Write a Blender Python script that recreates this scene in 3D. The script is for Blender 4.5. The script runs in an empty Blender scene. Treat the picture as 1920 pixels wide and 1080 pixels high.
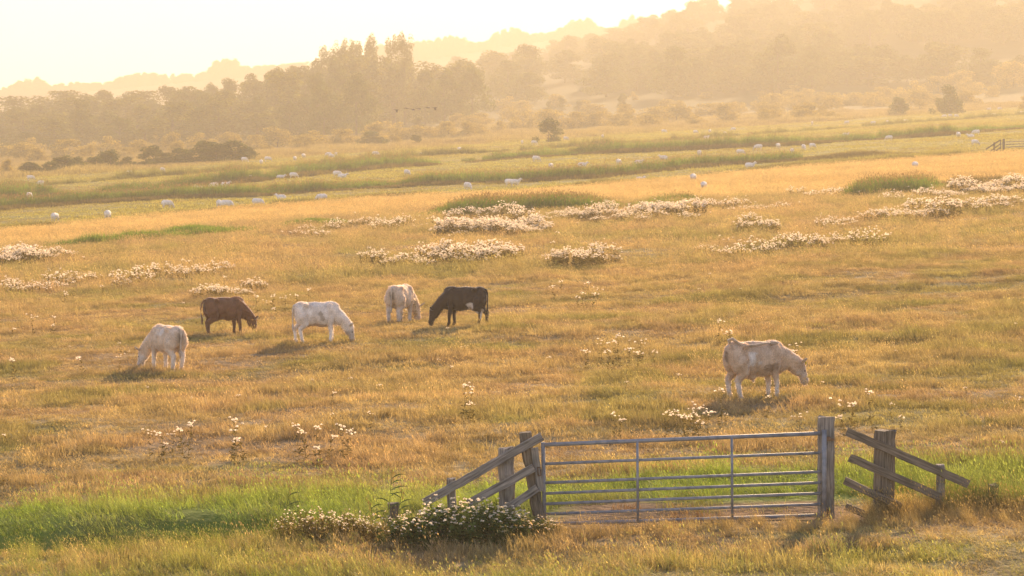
import bpy, bmesh, math, random
import numpy as np
from mathutils import Vector, Matrix, Euler
R = math.radians
random.seed(7); RNG = np.random.default_rng(11)
SC = bpy.context.scene
COL = SC.collection

# ------------------------------------------------------------------ camera, sky, sun, exposure
FPX = 5000.0          # focal length in pixels of the 1920 px wide photograph
EYE = 5.8             # camera height above the meadow at its foot
HOR = 254.0           # row of the eye-level line in the photograph
cam = bpy.data.cameras.new('camera'); cam_o = bpy.data.objects.new('camera', cam); COL.objects.link(cam_o)
cam_o.location = (0, 0, EYE); cam_o.rotation_euler = (R(90), 0, 0)
cam.sensor_width = 36; cam.lens = 36 * FPX / 1920
cam.shift_y = -(540 - HOR) / 1920
cam.clip_start = .5; cam.clip_end = 20000
cam.dof.use_dof = True; cam.dof.focus_distance = 58; cam.dof.aperture_fstop = 6.3
SC.camera = cam_o

SUN_EL, SUN_AZ = 20.0, 17.0      # degrees above the horizon, degrees right of the view axis
W = bpy.data.worlds.new('World'); SC.world = W; W.use_nodes = True
nt = W.node_tree; nt.nodes.clear()
sky = nt.nodes.new('ShaderNodeTexSky'); sky.sky_type = 'NISHITA'; sky.sun_disc = False
sky.sun_elevation = R(SUN_EL); sky.sun_rotation = R(SUN_AZ)
sky.air_density = 1.0; sky.dust_density = 0.0; sky.ozone_density = 1.0
bg = nt.nodes.new('ShaderNodeBackground'); bg.inputs['Strength'].default_value = .15
wo = nt.nodes.new('ShaderNodeOutputWorld')
tint = nt.nodes.new('ShaderNodeMix'); tint.data_type = 'RGBA'; tint.blend_type = 'MULTIPLY'; tint.inputs[0].default_value = 1.0; tint.inputs[7].default_value = (1.0, .84, .90, 1)   # warm white balance
nt.links.new(sky.outputs[0], tint.inputs[6]); nt.links.new(tint.outputs[2], bg.inputs[0]); nt.links.new(bg.outputs[0], wo.inputs[0])
sun = bpy.data.lights.new('sun', 'SUN'); sun.energy = 5.0; sun.angle = R(.6); sun.color = (1.0, .70, .41)
sun_o = bpy.data.objects.new('sun', sun); COL.objects.link(sun_o)
sd = Vector((math.sin(R(SUN_AZ)) * math.cos(R(SUN_EL)), math.cos(R(SUN_AZ)) * math.cos(R(SUN_EL)), math.sin(R(SUN_EL))))
sun_o.rotation_euler = sd.to_track_quat('Z', 'Y').to_euler(); sun_o.location = sd * 200
vs = SC.view_settings
vs.view_transform = 'Standard'; vs.look = 'None'; vs.exposure = 1.1; vs.gamma = 1.0; vs.use_curve_mapping = False
cy = SC.cycles
cy.use_denoising = True; cy.max_bounces = 6; cy.diffuse_bounces = 2; cy.glossy_bounces = 2
cy.transmission_bounces = 4; cy.volume_bounces = 1; cy.transparent_max_bounces = 8
cy.use_adaptive_sampling = True; cy.adaptive_threshold = .02
cy.sample_clamp_indirect = 6

# ------------------------------------------------------------------ helpers
def prop(o, label=None, cat=None, group=None, kind=None):
    if label: o['label'] = label
    if cat: o['category'] = cat
    if group: o['group'] = group
    if kind: o['kind'] = kind
    return o

def empty(name, loc=(0, 0, 0), rz=0.0):
    o = bpy.data.objects.new(name, None); COL.objects.link(o)
    o.empty_display_size = .2; o.location = loc; o.rotation_euler = (0, 0, rz); return o

def np_mesh(name, V, F, cols=None, smooth=False):
    """mesh from an (n,3) array and an (m,3|4) face array, or a list of faces"""
    me = bpy.data.meshes.new(name)
    V = np.asarray(V, np.float32)
    if isinstance(F, np.ndarray) and F.ndim == 2:
        k = F.shape[1]; n = len(F)
        me.vertices.add(len(V)); me.vertices.foreach_set('co', V.ravel())
        me.loops.add(n * k); me.loops.foreach_set('vertex_index', F.astype(np.int32).ravel())
        me.polygons.add(n); me.polygons.foreach_set('loop_start', np.arange(0, n * k, k, dtype=np.int32))
        me.update(calc_edges=True)
    else:
        me.from_pydata([tuple(v) for v in V], [], [tuple(f) for f in F]); me.update()
    if smooth:
        me.polygons.foreach_set('use_smooth', [True] * len(me.polygons))
    if cols is not None:
        at = me.color_attributes.new('col', 'FLOAT_COLOR', 'POINT')
        c = np.ones((len(V), 4), np.float32); c[:, :3] = cols
        at.data.foreach_set('color', c.ravel())
    me.validate()
    return me

def link(name, me, mat=None, parent=None, loc=None):
    o = bpy.data.objects.new(name, me); COL.objects.link(o)
    if mat is not None and not me.materials: me.materials.append(mat)
    if parent is not None: o.parent = parent
    if loc is not None: o.location = loc
    return o

def from_bm(name, bm, mat=None, parent=None, loc=None, smooth=False):
    me = bpy.data.meshes.new(name); bm.to_mesh(me); bm.free()
    if smooth: me.polygons.foreach_set('use_smooth', [True] * len(me.polygons))
    return link(name, me, mat, parent, loc)

def copy_thing(root, loc, rz=0.0, scale=(1, 1, 1), label=None, group=None):
    r = root.copy(); COL.objects.link(r)
    r.location = loc; r.rotation_euler = (0, 0, rz); r.scale = scale
    if label: r['label'] = label
    if group: r['group'] = group
    for ch in root.children:
        c = ch.copy(); COL.objects.link(c); c.parent = r
        for g in ch.children:
            d = g.copy(); COL.objects.link(d); d.parent = c
    return r

def _h(i, j, s):
    n = (i.astype(np.int64) * 374761393 + j.astype(np.int64) * 668265263 + s * 1442695041) & 0x7fffffff
    n = ((n ^ (n >> 13)) * 1274126177) & 0x7fffffff
    return ((n ^ (n >> 16)) & 0xffff) / 65535.0
def vnoise(x, y, s=0):
    x = np.asarray(x, float); y = np.asarray(y, float)
    i = np.floor(x); j = np.floor(y); fx = x - i; fy = y - j
    fx = fx * fx * (3 - 2 * fx); fy = fy * fy * (3 - 2 * fy)
    a = _h(i, j, s); b = _h(i + 1, j, s); c = _h(i, j + 1, s); d = _h(i + 1, j + 1, s)
    return (a + (b - a) * fx) * (1 - fy) + (c + (d - c) * fx) * fy
def fbm(x, y, s=0, o=3):
    t = 0; a = .5; n = 0
    for k in range(o):
        t = t + a * vnoise(x * 2 ** k, y * 2 ** k, s + k * 17); n += a; a *= .5
    return t / n
def sstep(a, b, t):
    u = np.clip((t - a) / (b - a), 0, 1); return u * u * (3 - 2 * u)

# ------------------------------------------------------------------ terrain height
KX = .045
_ry = np.array([-1e4, 0, 250, 300, 385, 455, 600, 750, 900, 1050, 1300, 1700, 1e4])
_rz = np.array([0, 0, 0, .35, 2.0, 3.3, 4.7, 7.0, 11.0, 18.0, 24.0, 30.0, 30.0])
_gy = np.arange(-100, 4200, 5.0)
_gz = np.interp(_gy, _ry, _rz); _gz = np.convolve(np.pad(_gz, 8, mode='edge'), np.ones(17) / 17, 'valid')
_ax = np.array([-900, -326, -190, -88, 14, 60, 109, 200, 320, 700, 1700]); _az = np.array([5, 6, 18, 28, 46, 57, 74, 96, 112, 128, 133])
_bx = np.array([-1700, -700, -468, -291, -57, 21, 166, 600, 1700]); _bz = np.array([20, 30, 42, 60, 84, 97, 105, 110, 110])
def smooth_ground(X, Y):
    X = np.asarray(X, float); Y = np.asarray(Y, float)
    z = KX * 420 * np.tanh(X / 420) + np.interp(Y, _gy, _gz)
    za = np.maximum(z, z + sstep(930, 1700, Y) * (np.interp(X, _ax, _az) - z))
    zb = np.interp(X, _bx, _bz)
    t = sstep(1850, 2600, Y)
    return za * (1 - t) + zb * t
DITCH_Y = 40.6
def ditch(X, Y):
    c = DITCH_Y + .35 * np.sin(X * .23 + 1) - .012 * X
    w = np.exp(-((Y - c) / .8) ** 2)
    side = np.clip(sstep(-2.6, -4.8, X) + sstep(7.0, 9.0, X), 0, 1)
    return w * side
def ground(X, Y):
    X = np.asarray(X, float); Y = np.asarray(Y, float)
    z = smooth_ground(X, Y)
    near = 1 - sstep(200, 420, Y)
    z = z + near * ((fbm(X / 3.2, Y / 2.6, 5, 3) - .5) * .26 + (fbm(X / 14, Y / 11, 9, 2) - .5) * .45 * sstep(44, 60, Y))
    z = z + (1 - near) * (fbm(X / 30, Y / 30, 21, 3) - .5) * 1.2 * sstep(420, 800, Y)
    z = z - .95 * ditch(X, Y)
    return z
def px2w(x, y, lo=20.0, hi=1100.0):
    """ground point under a photograph pixel: the pixel gives the ray, the terrain gives the distance"""
    for _ in range(60):
        m = .5 * (lo + hi)
        yy = HOR + FPX * (EYE - float(smooth_ground((x - 960) * m / FPX, m))) / m
        if yy > y: lo = m
        else: hi = m
    Y = .5 * (lo + hi); X = (x - 960) * Y / FPX
    return X, Y
def on(x, y):
    X, Y = px2w(x, y); return Vector((X, Y, float(ground(X, Y))))
def px_at(x, y, Y):
    return Vector(((x - 960) * Y / FPX, Y, EYE - (y - HOR) * Y / FPX))

# ------------------------------------------------------------------ materials
def new_mat(name):
    m = bpy.data.materials.new(name); m.use_nodes = True
    n = m.node_tree; n.nodes.clear(); out = n.nodes.new('ShaderNodeOutputMaterial')
    return m, n, out
def N(n, t, **kw):
    x = n.nodes.new(t)
    for k, v in kw.items(): setattr(x, k, v)
    return x
def ramp(n, fac, stops):
    r = N(n, 'ShaderNodeValToRGB'); e = r.color_ramp.elements
    while len(e) < len(stops): e.new(.5)
    for q, (p, c) in zip(e, stops): q.position = p; q.color = (*c, 1)
    n.links.new(fac, r.inputs[0]); return r.outputs[0]
def mixc(n, fac, a, b, mode='MIX'):
    m = N(n, 'ShaderNodeMix', data_type='RGBA', blend_type=mode)
    for s, v in ((m.inputs[0], fac), (m.inputs[6], a), (m.inputs[7], b)):
        if hasattr(v, 'links') or hasattr(v, 'is_linked'): n.links.new(v, s)
        elif isinstance(v, (int, float)): s.default_value = v
        else: s.default_value = (*v, 1)
    return m.outputs[2]
def leafy(name, trans=.4, attr=None, attr_type='INSTANCER', col=(.08, .1, .03), var=.35, tcol=(1.25, 1.1, .55), gloss=.0, scale=3.0):
    """two-sided leaf or blade: diffuse plus translucent, colour varied by world position"""
    m, n, out = new_mat(name)
    if attr:
        a = N(n, 'ShaderNodeAttribute', attribute_type=attr_type, attribute_name=attr); base = a.outputs['Color']
    else:
        rgb = N(n, 'ShaderNodeRGB'); rgb.outputs[0].default_value = (*col, 1); base = rgb.outputs[0]
    g = N(n, 'ShaderNodeNewGeometry'); nz = N(n, 'ShaderNodeTexNoise'); nz.inputs['Scale'].default_value = scale; nz.inputs['Detail'].default_value = 3
    n.links.new(g.outputs['Position'], nz.inputs['Vector'])
    mr = N(n, 'ShaderNodeMapRange'); mr.inputs[1].default_value = .3; mr.inputs[2].default_value = .7
    mr.inputs[3].default_value = 1 - var; mr.inputs[4].default_value = 1 + var
    n.links.new(nz.outputs[0], mr.inputs[0])
    sc = N(n, 'ShaderNodeVectorMath', operation='SCALE'); n.links.new(base, sc.inputs[0]); n.links.new(mr.outputs[0], sc.inputs['Scale'])
    # random per mesh island: single leaves and blades differ
    pw = N(n, 'ShaderNodeMapRange'); pw.inputs[3].default_value = .7; pw.inputs[4].default_value = 1.3
    n.links.new(g.outputs['Random Per Island'], pw.inputs[0])
    sc2 = N(n, 'ShaderNodeVectorMath', operation='SCALE'); n.links.new(sc.outputs[0], sc2.inputs[0]); n.links.new(pw.outputs[0], sc2.inputs['Scale'])
    d = N(n, 'ShaderNodeBsdfDiffuse'); n.links.new(sc2.outputs[0], d.inputs[0])
    t = N(n, 'ShaderNodeBsdfTranslucent')
    tc = mixc(n, 1.0, sc2.outputs[0], tcol, 'MULTIPLY'); n.links.new(tc, t.inputs[0])
    mx = N(n, 'ShaderNodeMixShader'); mx.inputs[0].default_value = trans
    n.links.new(d.outputs[0], mx.inputs[1]); n.links.new(t.outputs[0], mx.inputs[2])
    res = mx.outputs[0]
    if gloss > 0:
        gl = N(n, 'ShaderNodeBsdfGlossy'); gl.inputs['Roughness'].default_value = .45; gl.inputs['Color'].default_value = (1, .95, .85, 1)
        m2 = N(n, 'ShaderNodeMixShader'); m2.inputs[0].default_value = gloss
        n.links.new(res, m2.inputs[1]); n.links.new(gl.outputs[0], m2.inputs[2]); res = m2.outputs[0]
    n.links.new(res, out.inputs[0]); return m

M = {}
M['blade'] = leafy('grass_blade', .55, 'gcol', gloss=.03, tcol=(1.25, 1.15, .68))
M['blade_dry'] = leafy('dry_blade', .55, 'gcol', gloss=.04, tcol=(1.9, 1.75, 1.1))
M['reed'] = leafy('reed_blade', .5, 'gcol', tcol=(1.25, 1.2, .5), gloss=.02)
M['plume'] = leafy('reed_plume', .5, col=(.30, .205, .11))
M['leaf'] = leafy('tree_leaf', .42, col=(.07, .09, .022), var=.45, scale=.35, tcol=(1.7, 1.45, .5))
M['leaf_pale'] = leafy('pale_tree_leaf', .45, col=(.115, .125, .04), var=.35, scale=.35, tcol=(1.7, 1.4, .5))
M['leaf_bush'] = leafy('bush_leaf', .55, col=(.25, .21, .085), var=.4, scale=1.2, tcol=(1.7, 1.4, .5))
M['thistle_leaf'] = leafy('thistle_leaf', .4, col=(.10, .14, .045), var=.35, scale=6)
M['thistle_dry'] = leafy('thistle_dry_leaf', .4, col=(.15, .12, .05), var=.35, scale=6)
M['fluff'] = leafy('thistle_fluff', .74, col=(.92, .82, .66), var=.06, scale=6, tcol=(1.06, 1.03, .98))

def bark():
    m, n, out = new_mat('bark'); b = N(n, 'ShaderNodeBsdfPrincipled'); b.inputs['Roughness'].default_value = .9
    g = N(n, 'ShaderNodeTexCoord'); nz = N(n, 'ShaderNodeTexNoise'); nz.inputs['Scale'].default_value = 6
    n.links.new(g.outputs['Object'], nz.inputs['Vector'])
    n.links.new(ramp(n, nz.outputs[0], [(.3, (.05, .038, .025)), (.7, (.13, .1, .07))]), b.inputs['Base Color'])
    n.links.new(b.outputs[0], out.inputs[0]); return m
M['bark'] = bark()

def terrain_mat():
    m, n, out = new_mat('terrain_soil_and_turf')
    a = N(n, 'ShaderNodeAttribute', attribute_type='GEOMETRY', attribute_name='col')
    g = N(n, 'ShaderNodeNewGeometry')
    def nz(s, d=4):
        x = N(n, 'ShaderNodeTexNoise'); x.inputs['Scale'].default_value = s; x.inputs['Detail'].default_value = d; n.links.new(g.outputs['Position'], x.inputs['Vector']); return x.outputs[0]
    c = mixc(n, 1.0, a.outputs['Color'], ramp(n, nz(.8, 6), [(.3, (.6, .62, .6)), (.7, (1.3, 1.26, 1.2))]), 'MULTIPLY')
    c = mixc(n, 1.0, c, ramp(n, nz(.07, 4), [(.3, (.8, .84, .8)), (.7, (1.18, 1.14, 1.1))]), 'MULTIPLY')
    b = N(n, 'ShaderNodeBsdfPrincipled'); b.inputs['Roughness'].default_value = 1.0; b.inputs['Specular IOR Level'].default_value = .1
    n.links.new(c, b.inputs['Base Color'])
    bp = N(n, 'ShaderNodeBump'); bp.inputs['Strength'].default_value = .8; bp.inputs['Distance'].default_value = .15
    n.links.new(nz(5, 6), bp.inputs['Height']); n.links.new(bp.outputs[0], b.inputs['Normal'])
    n.links.new(b.outputs[0], out.inputs[0]); return m
M['terrain'] = terrain_mat()

# ------------------------------------------------------------------ fields: boundaries traced on the ground
def wline(pts):
    return np.array([px2w(x, y)[:2] for x, y in pts])
def line_depth(X, Y, ln):
    """signed: >0 beyond the line. lines are stored as bearing (X/Y) against distance"""
    t = ln[:, 0] / ln[:, 1]
    return Y - np.interp(X / np.maximum(Y, 1), t, ln[:, 1])
L_STRAW_LO = wline([(-300, 490), (0, 462), (180, 452), (480, 420), (780, 396), (1300, 374), (1560, 362), (1920, 337), (2200, 318)])
L_STRAW_HI = wline([(-300, 462), (0, 434), (230, 414), (480, 392), (700, 373), (960, 362), (1280, 336), (1450, 318), (1800, 292), (1920, 284), (2200, 262)])
L_R2 = wline([(-300, 418), (0, 393), (150, 382), (320, 372), (480, 367), (640, 355), (800, 347), (960, 343), (1120, 334), (1280, 316), (1500, 301), (1700, 291), (1920, 276), (2200, 255)])
L_R3 = wline([(-300, 400), (0, 375), (320, 352), (480, 340), (640, 323), (830, 308), (960, 298), (1100, 290), (1280, 282), (1500, 272), (1600, 264), (1760, 255), (1920, 241), (2200, 215)])
L_R4 = wline([(-300, 375), (0, 351), (100, 347), (320, 330), (640, 307), (800, 293), (960, 284), (1280, 262), (1600, 240), (1920, 216), (2200, 190)])
L_SCRUB = wline([(-300, 355), (0, 338), (320, 315), (640, 289), (960, 267), (1280, 246), (1600, 225), (1920, 200), (2200, 175)])

def lerp3(a, b, t):
    a = np.asarray(a, float); b = np.asarray(b, float); return a + (b - a) * np.asarray(t)[..., None]
STRAW = (.41, .308, .15); TAN = (.385, .27, .15); OLIVE = (.245, .22, .085); GREEN = (.15, .19, .035); LUSH = (.22, .295, .05)
PASTURE = (.32, .29, .075); GOLD = (.47, .355, .18); MUD = (.2, .125, .075); SCRUB = (.25, .19, .085)
def field_colour(X, Y):
    X = np.asarray(X, float); Y = np.asarray(Y, float)
    n1 = fbm(X / 2.8, Y / 1.7, 31, 3); n2 = fbm(X / 1.6, Y / 1.3, 41, 2); n3 = fbm(X / 18, Y / 9, 51, 3)
    c = lerp3(STRAW, TAN, sstep(.35, .65, n2))
    c = lerp3(c, np.broadcast_to(OLIVE, c.shape), np.clip(sstep(.52, .7, n1) * .55 + sstep(.5, .75, n3) * .25, 0, 1))
    c = lerp3(c, np.broadcast_to((.22, .22, .06), c.shape), sstep(.56, .7, fbm(X / 2.6, Y / 2.2, 61, 2)) * .55)
    # the bright strip along the ditch and on the foreground bank
    wob = (fbm(X / 2.5, Y * 0 + 3, 71, 2) - .5) * 1.6
    strip = sstep(44.6, 43.2, Y + wob) * sstep(39.8, 40.6, Y)
    c = lerp3(c, np.broadcast_to(LUSH, c.shape), np.clip(strip * (.35 + 1.1 * n2), 0, 1))
    fg = sstep(39.9, 38.2, Y + wob) * (.08 + 1.2 * sstep(-1.5, -4.5, X)) + sstep(36.2, 35.0, Y) * .45
    c = lerp3(c, np.broadcast_to((.24, .27, .055), c.shape), np.clip(fg * sstep(.25, .55, n1 * .5 + n2 * .5), 0, 1) * .85)
    mud = sstep(41.6, 40.9, Y + (n2 - .5) * 1.2) * sstep(38.6, 39.0, Y) * sstep(.4, 1.2, X) * sstep(6.0, 4.6, X)
    c = lerp3(c, np.broadcast_to(MUD, c.shape), mud)
    c = lerp3(c, np.broadcast_to((.075, .07, .03), c.shape), sstep(.35, .8, ditch(X, Y)))   # wet peat in the ditch
    # far fields
    a = sstep(-3, 3, line_depth(X, Y, L_STRAW_LO))
    c = lerp3(c, lerp3(GOLD, (.43, .31, .15), sstep(.45, .7, n3)), a)
    a = sstep(-3, 3, line_depth(X, Y, L_STRAW_HI))
    past = lerp3(PASTURE, (.3, .25, .07), sstep(.45, .7, n3)); c = lerp3(c, past, a)
    a = sstep(-8, 12, line_depth(X, Y, L_SCRUB))
    scr = lerp3(SCRUB, (.3, .24, .1), sstep(.4, .65, n3)); c = lerp3(c, scr, a)
    far = sstep(820, 1000, Y)
    hill = lerp3((.055, .065, .02), (.085, .088, .03), sstep(.4, .6, fbm(X / 130, Y / 160, 81, 2)))
    return lerp3(c, hill, far)

# ------------------------------------------------------------------ ground sheet
def build_terrain():
    ys = np.concatenate([np.arange(-60, 28, 4), np.arange(28, 60, .28), np.arange(60, 130, .8)])
    y = 130.0; ex = []
    while y < 2820: ex.append(y); y *= 1.0125
    ys = np.concatenate([ys, ex, [2840]])
    u = np.linspace(-1, 1, 261); u = u * (.55 + .45 * u * u)
    half = .5 * np.maximum(ys, 0) + 45
    X = half[:, None] * u[None, :]; Y = np.repeat(ys[:, None], len(u), 1)
    Z = ground(X, Y)
    V = np.stack([X, Y, Z], -1).reshape(-1, 3)
    nr, nc = X.shape
    i = np.arange(nr - 1)[:, None] * nc + np.arange(nc - 1)[None, :]
    F = np.stack([i, i + 1, i + nc + 1, i + nc], -1).reshape(-1, 4)
    c = field_colour(X, Y).reshape(-1, 3) * .75
    me = np_mesh('ground', V, F, c, smooth=True)
    o = link('ground', me, M['terrain']); prop(o, kind='structure'); return o
build_terrain()

# ------------------------------------------------------------------ grass and reeds: tufts scattered by geometry nodes
def blade_strips(n, rad, h0, h1, w, lean, seg=3, seed=0, bias=(0.0, 0.0), droop=.35):
    """n tapered, bent blades rooted in a disc"""
    g = np.random.default_rng(seed)
    V = []; F = []
    for k in range(n):
        a = g.uniform(0, 2 * math.pi); r = rad * math.sqrt(g.uniform()); x, y = r * math.cos(a), r * math.sin(a)
        h = g.uniform(h0, h1); d = g.uniform(0, 2 * math.pi); l = abs(g.normal(0, lean)) * h
        dx, dy = math.cos(d) * l + bias[0] * h, math.sin(d) * l + bias[1] * h
        t = g.uniform(0, math.pi); wx, wy = math.cos(t) * w * g.uniform(.6, 1.2), math.sin(t) * w * g.uniform(.6, 1.2)
        b = len(V)
        for s in range(seg + 1):
            u = s / seg; q = u ** 1.7
            px, py, pz = x + dx * q, y + dy * q, h * (u - droop * (math.hypot(dx, dy) / h) * q)
            if s < seg:
                e = (1 - u * .75) * .5
                V += [(px - wx * e, py - wy * e, pz), (px + wx * e, py + wy * e, pz)]
            else: V.append((px, py, pz))
        for s in range(seg - 1):
            i = b + 2 * s; F.append((i, i + 1, i + 3, i + 2))
        i = b + 2 * (seg - 1); F.append((i, i + 1, i + 2))
    return V, F
def heads(n, rad, h0, h1, size, seed, slim=3.0, lean=-.35):
    """feathery seed heads: two crossed slim diamonds on a thin stalk"""
    g = np.random.default_rng(seed); V = []; F = []
    for k in range(n):
        a = g.uniform(0, 2 * math.pi); r = rad * math.sqrt(g.uniform()); x, y = r * math.cos(a), r * math.sin(a)
        h = g.uniform(h0, h1); dx, dy = g.normal(lean, .2) * h, g.normal(0, .2) * h
        p0 = Vector((x, y, 0)); p1 = Vector((x + dx, y + dy, h)); ax = (p1 - p0).normalized()
        s = size * g.uniform(.6, 1.3)
        sx = ax.cross(Vector((math.cos(a), math.sin(a), .1))).normalized()
        for e in (sx, ax.cross(sx)):
            b = len(V); L = s * slim
            V += [tuple(p1 - ax * L), tuple(p1 - ax * L * .4 + e * s * .5), tuple(p1 + ax * L * .25), tuple(p1 - ax * L * .4 - e * s * .5)]
            F.append((b, b + 1, b + 2, b + 3))
        b = len(V); w = sx * size * .12
        V += [tuple(p0 - w), tuple(p0 + w), tuple(p1)]; F.append((b, b + 1, b + 2))
    return V, F
LIB = {}
def template(name, pieces):
    """a mesh kept out of the scene, used only as a scatter source"""
    V = []; F = []; mi = []; mats = []
    for (v, f, mat) in pieces:
        b = len(V); V += v
        if mat not in mats: mats.append(mat)
        for q in f: F.append(tuple(b + i for i in q)); mi.append(mats.index(mat))
    me = bpy.data.meshes.new(name); me.from_pydata(V, [], F); me.update()
    for m in mats: me.materials.append(m)
    me.polygons.foreach_set('material_index', mi)
    o = bpy.data.objects.new(name, me); LIB[name] = o; return o
def source_collection(name, objs):
    c = bpy.data.collections.new(name)
    for o in objs: c.objects.link(o)
    return c
def scatter_group(name, coll):
    ng = bpy.data.node_groups.new(name, 'GeometryNodeTree')
    ng.interface.new_socket('Geometry', in_out='INPUT', socket_type='NodeSocketGeometry')
    ng.interface.new_socket('Geometry', in_out='OUTPUT', socket_type='NodeSocketGeometry')
    i = ng.nodes.new('NodeGroupInput'); o = ng.nodes.new('NodeGroupOutput')
    ip = ng.nodes.new('GeometryNodeInstanceOnPoints'); ci = ng.nodes.new('GeometryNodeCollectionInfo')
    ci.inputs[0].default_value = coll; ci.inputs['Separate Children'].default_value = True; ci.inputs['Reset Children'].default_value = True
    ip.inputs['Pick Instance'].default_value = True
    def attr(nm, t):
        a = ng.nodes.new('GeometryNodeInputNamedAttribute'); a.data_type = t; a.inputs[0].default_value = nm; return a.outputs[0]
    ng.links.new(i.outputs[0], ip.inputs['Points']); ng.links.new(ci.outputs[0], ip.inputs['Instance'])
    ng.links.new(attr('idx', 'INT'), ip.inputs['Instance Index'])
    ng.links.new(attr('rot', 'FLOAT_VECTOR'), ip.inputs['Rotation'])
    ng.links.new(attr('scl', 'FLOAT_VECTOR'), ip.inputs['Scale'])
    ng.links.new(ip.outputs[0], o.inputs[0])
    return ng
def scatter(name, coll, P, rot, scl, idx, col=None, label=None, cat=None):
    me = bpy.data.meshes.new(name); n = len(P)
    me.vertices.add(n); me.vertices.foreach_set('co', np.asarray(P, np.float32).ravel())
    def put(nm, t, key, a): me.attributes.new(nm, t, 'POINT').data.foreach_set(key, np.ascontiguousarray(a).ravel())
    put('rot', 'FLOAT_VECTOR', 'vector', np.asarray(rot, np.float32)); put('scl', 'FLOAT_VECTOR', 'vector', np.asarray(scl, np.float32))
    put('idx', 'INT', 'value', np.asarray(idx, np.int32))
    if col is not None:
        c = np.ones((n, 4), np.float32); c[:, :3] = col; put('gcol', 'FLOAT_COLOR', 'color', c)
    o = bpy.data.objects.new(name, me); COL.objects.link(o)
    md = o.modifiers.new('scatter', 'NODES'); md.node_group = scatter_group(name + '_nodes', coll)
    prop(o, label, cat, kind='stuff'); return o
def sample_wedge(y0, y1, dens, half=.225, pad=3.0):
    """random ground points in the wedge of land the picture looks over"""
    area = half * (y1 * y1 - y0 * y0) + 2 * pad * (y1 - y0); n = int(area * dens)
    Y = np.sqrt(RNG.uniform(y0 * y0, y1 * y1, n)); X = RNG.uniform(-1, 1, n) * (half * Y + pad)
    return X, Y
def zrot(n, tilt=.08, yaw=math.pi):
    r = RNG.normal(0, tilt, (n, 3)); r[:, 2] = RNG.uniform(-yaw, yaw, n); return r

B, D = M['blade'], M['blade_dry']
near = [template(f'tuft_near_{k}', [(*blade_strips(70, .30, .12, .34, .010, .75, 3, 100 + k, bias=(-.42, -.05)), B), (*heads(12, .30, .28, .46, .012, 200 + k), D)]) for k in range(4)]
lush = [template(f'tuft_lush_{k}', [(*blade_strips(80, .28, .10, .24, .014, .6, 3, 300 + k, droop=.5), B)]) for k in range(3)]
mid = [template(f'tuft_mid_{k}', [(*blade_strips(70, .55, .16, .40, .022, .7, 2, 400 + k, bias=(-.4, 0)), B), (*heads(16, .55, .3, .5, .022, 450 + k), D)]) for k in range(3)]
low = [template(f'tuft_low_{k}', [(*blade_strips(70, 1.0, .06, .17, .06, .7, 2, 500 + k), B)]) for k in range(2)]
tall = [template(f'grass_tall_{k}', [(*blade_strips(46, .22, .35, .80, .011, .45, 4, 550 + k, bias=(-.4, 0)), B), (*heads(14, .24, .6, 1.0, .016, 580 + k, 4), D)]) for k in range(3)]
reedt = [template(f'reed_clump_{k}', [(*blade_strips(60, .6, .7, 1.5, .05, .25, 3, 600 + k, bias=(.12, 0)), M['reed']), (*heads(6, .6, 1.1, 1.6, .05, 650 + k, 3.2, .1), M['plume'])]) for k in range(3)]
reedg = [template(f'rush_clump_{k}', [(*blade_strips(70, .7, .35, .85, .05, .35, 3, 700 + k), M['reed'])]) for k in range(3)]

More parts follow.
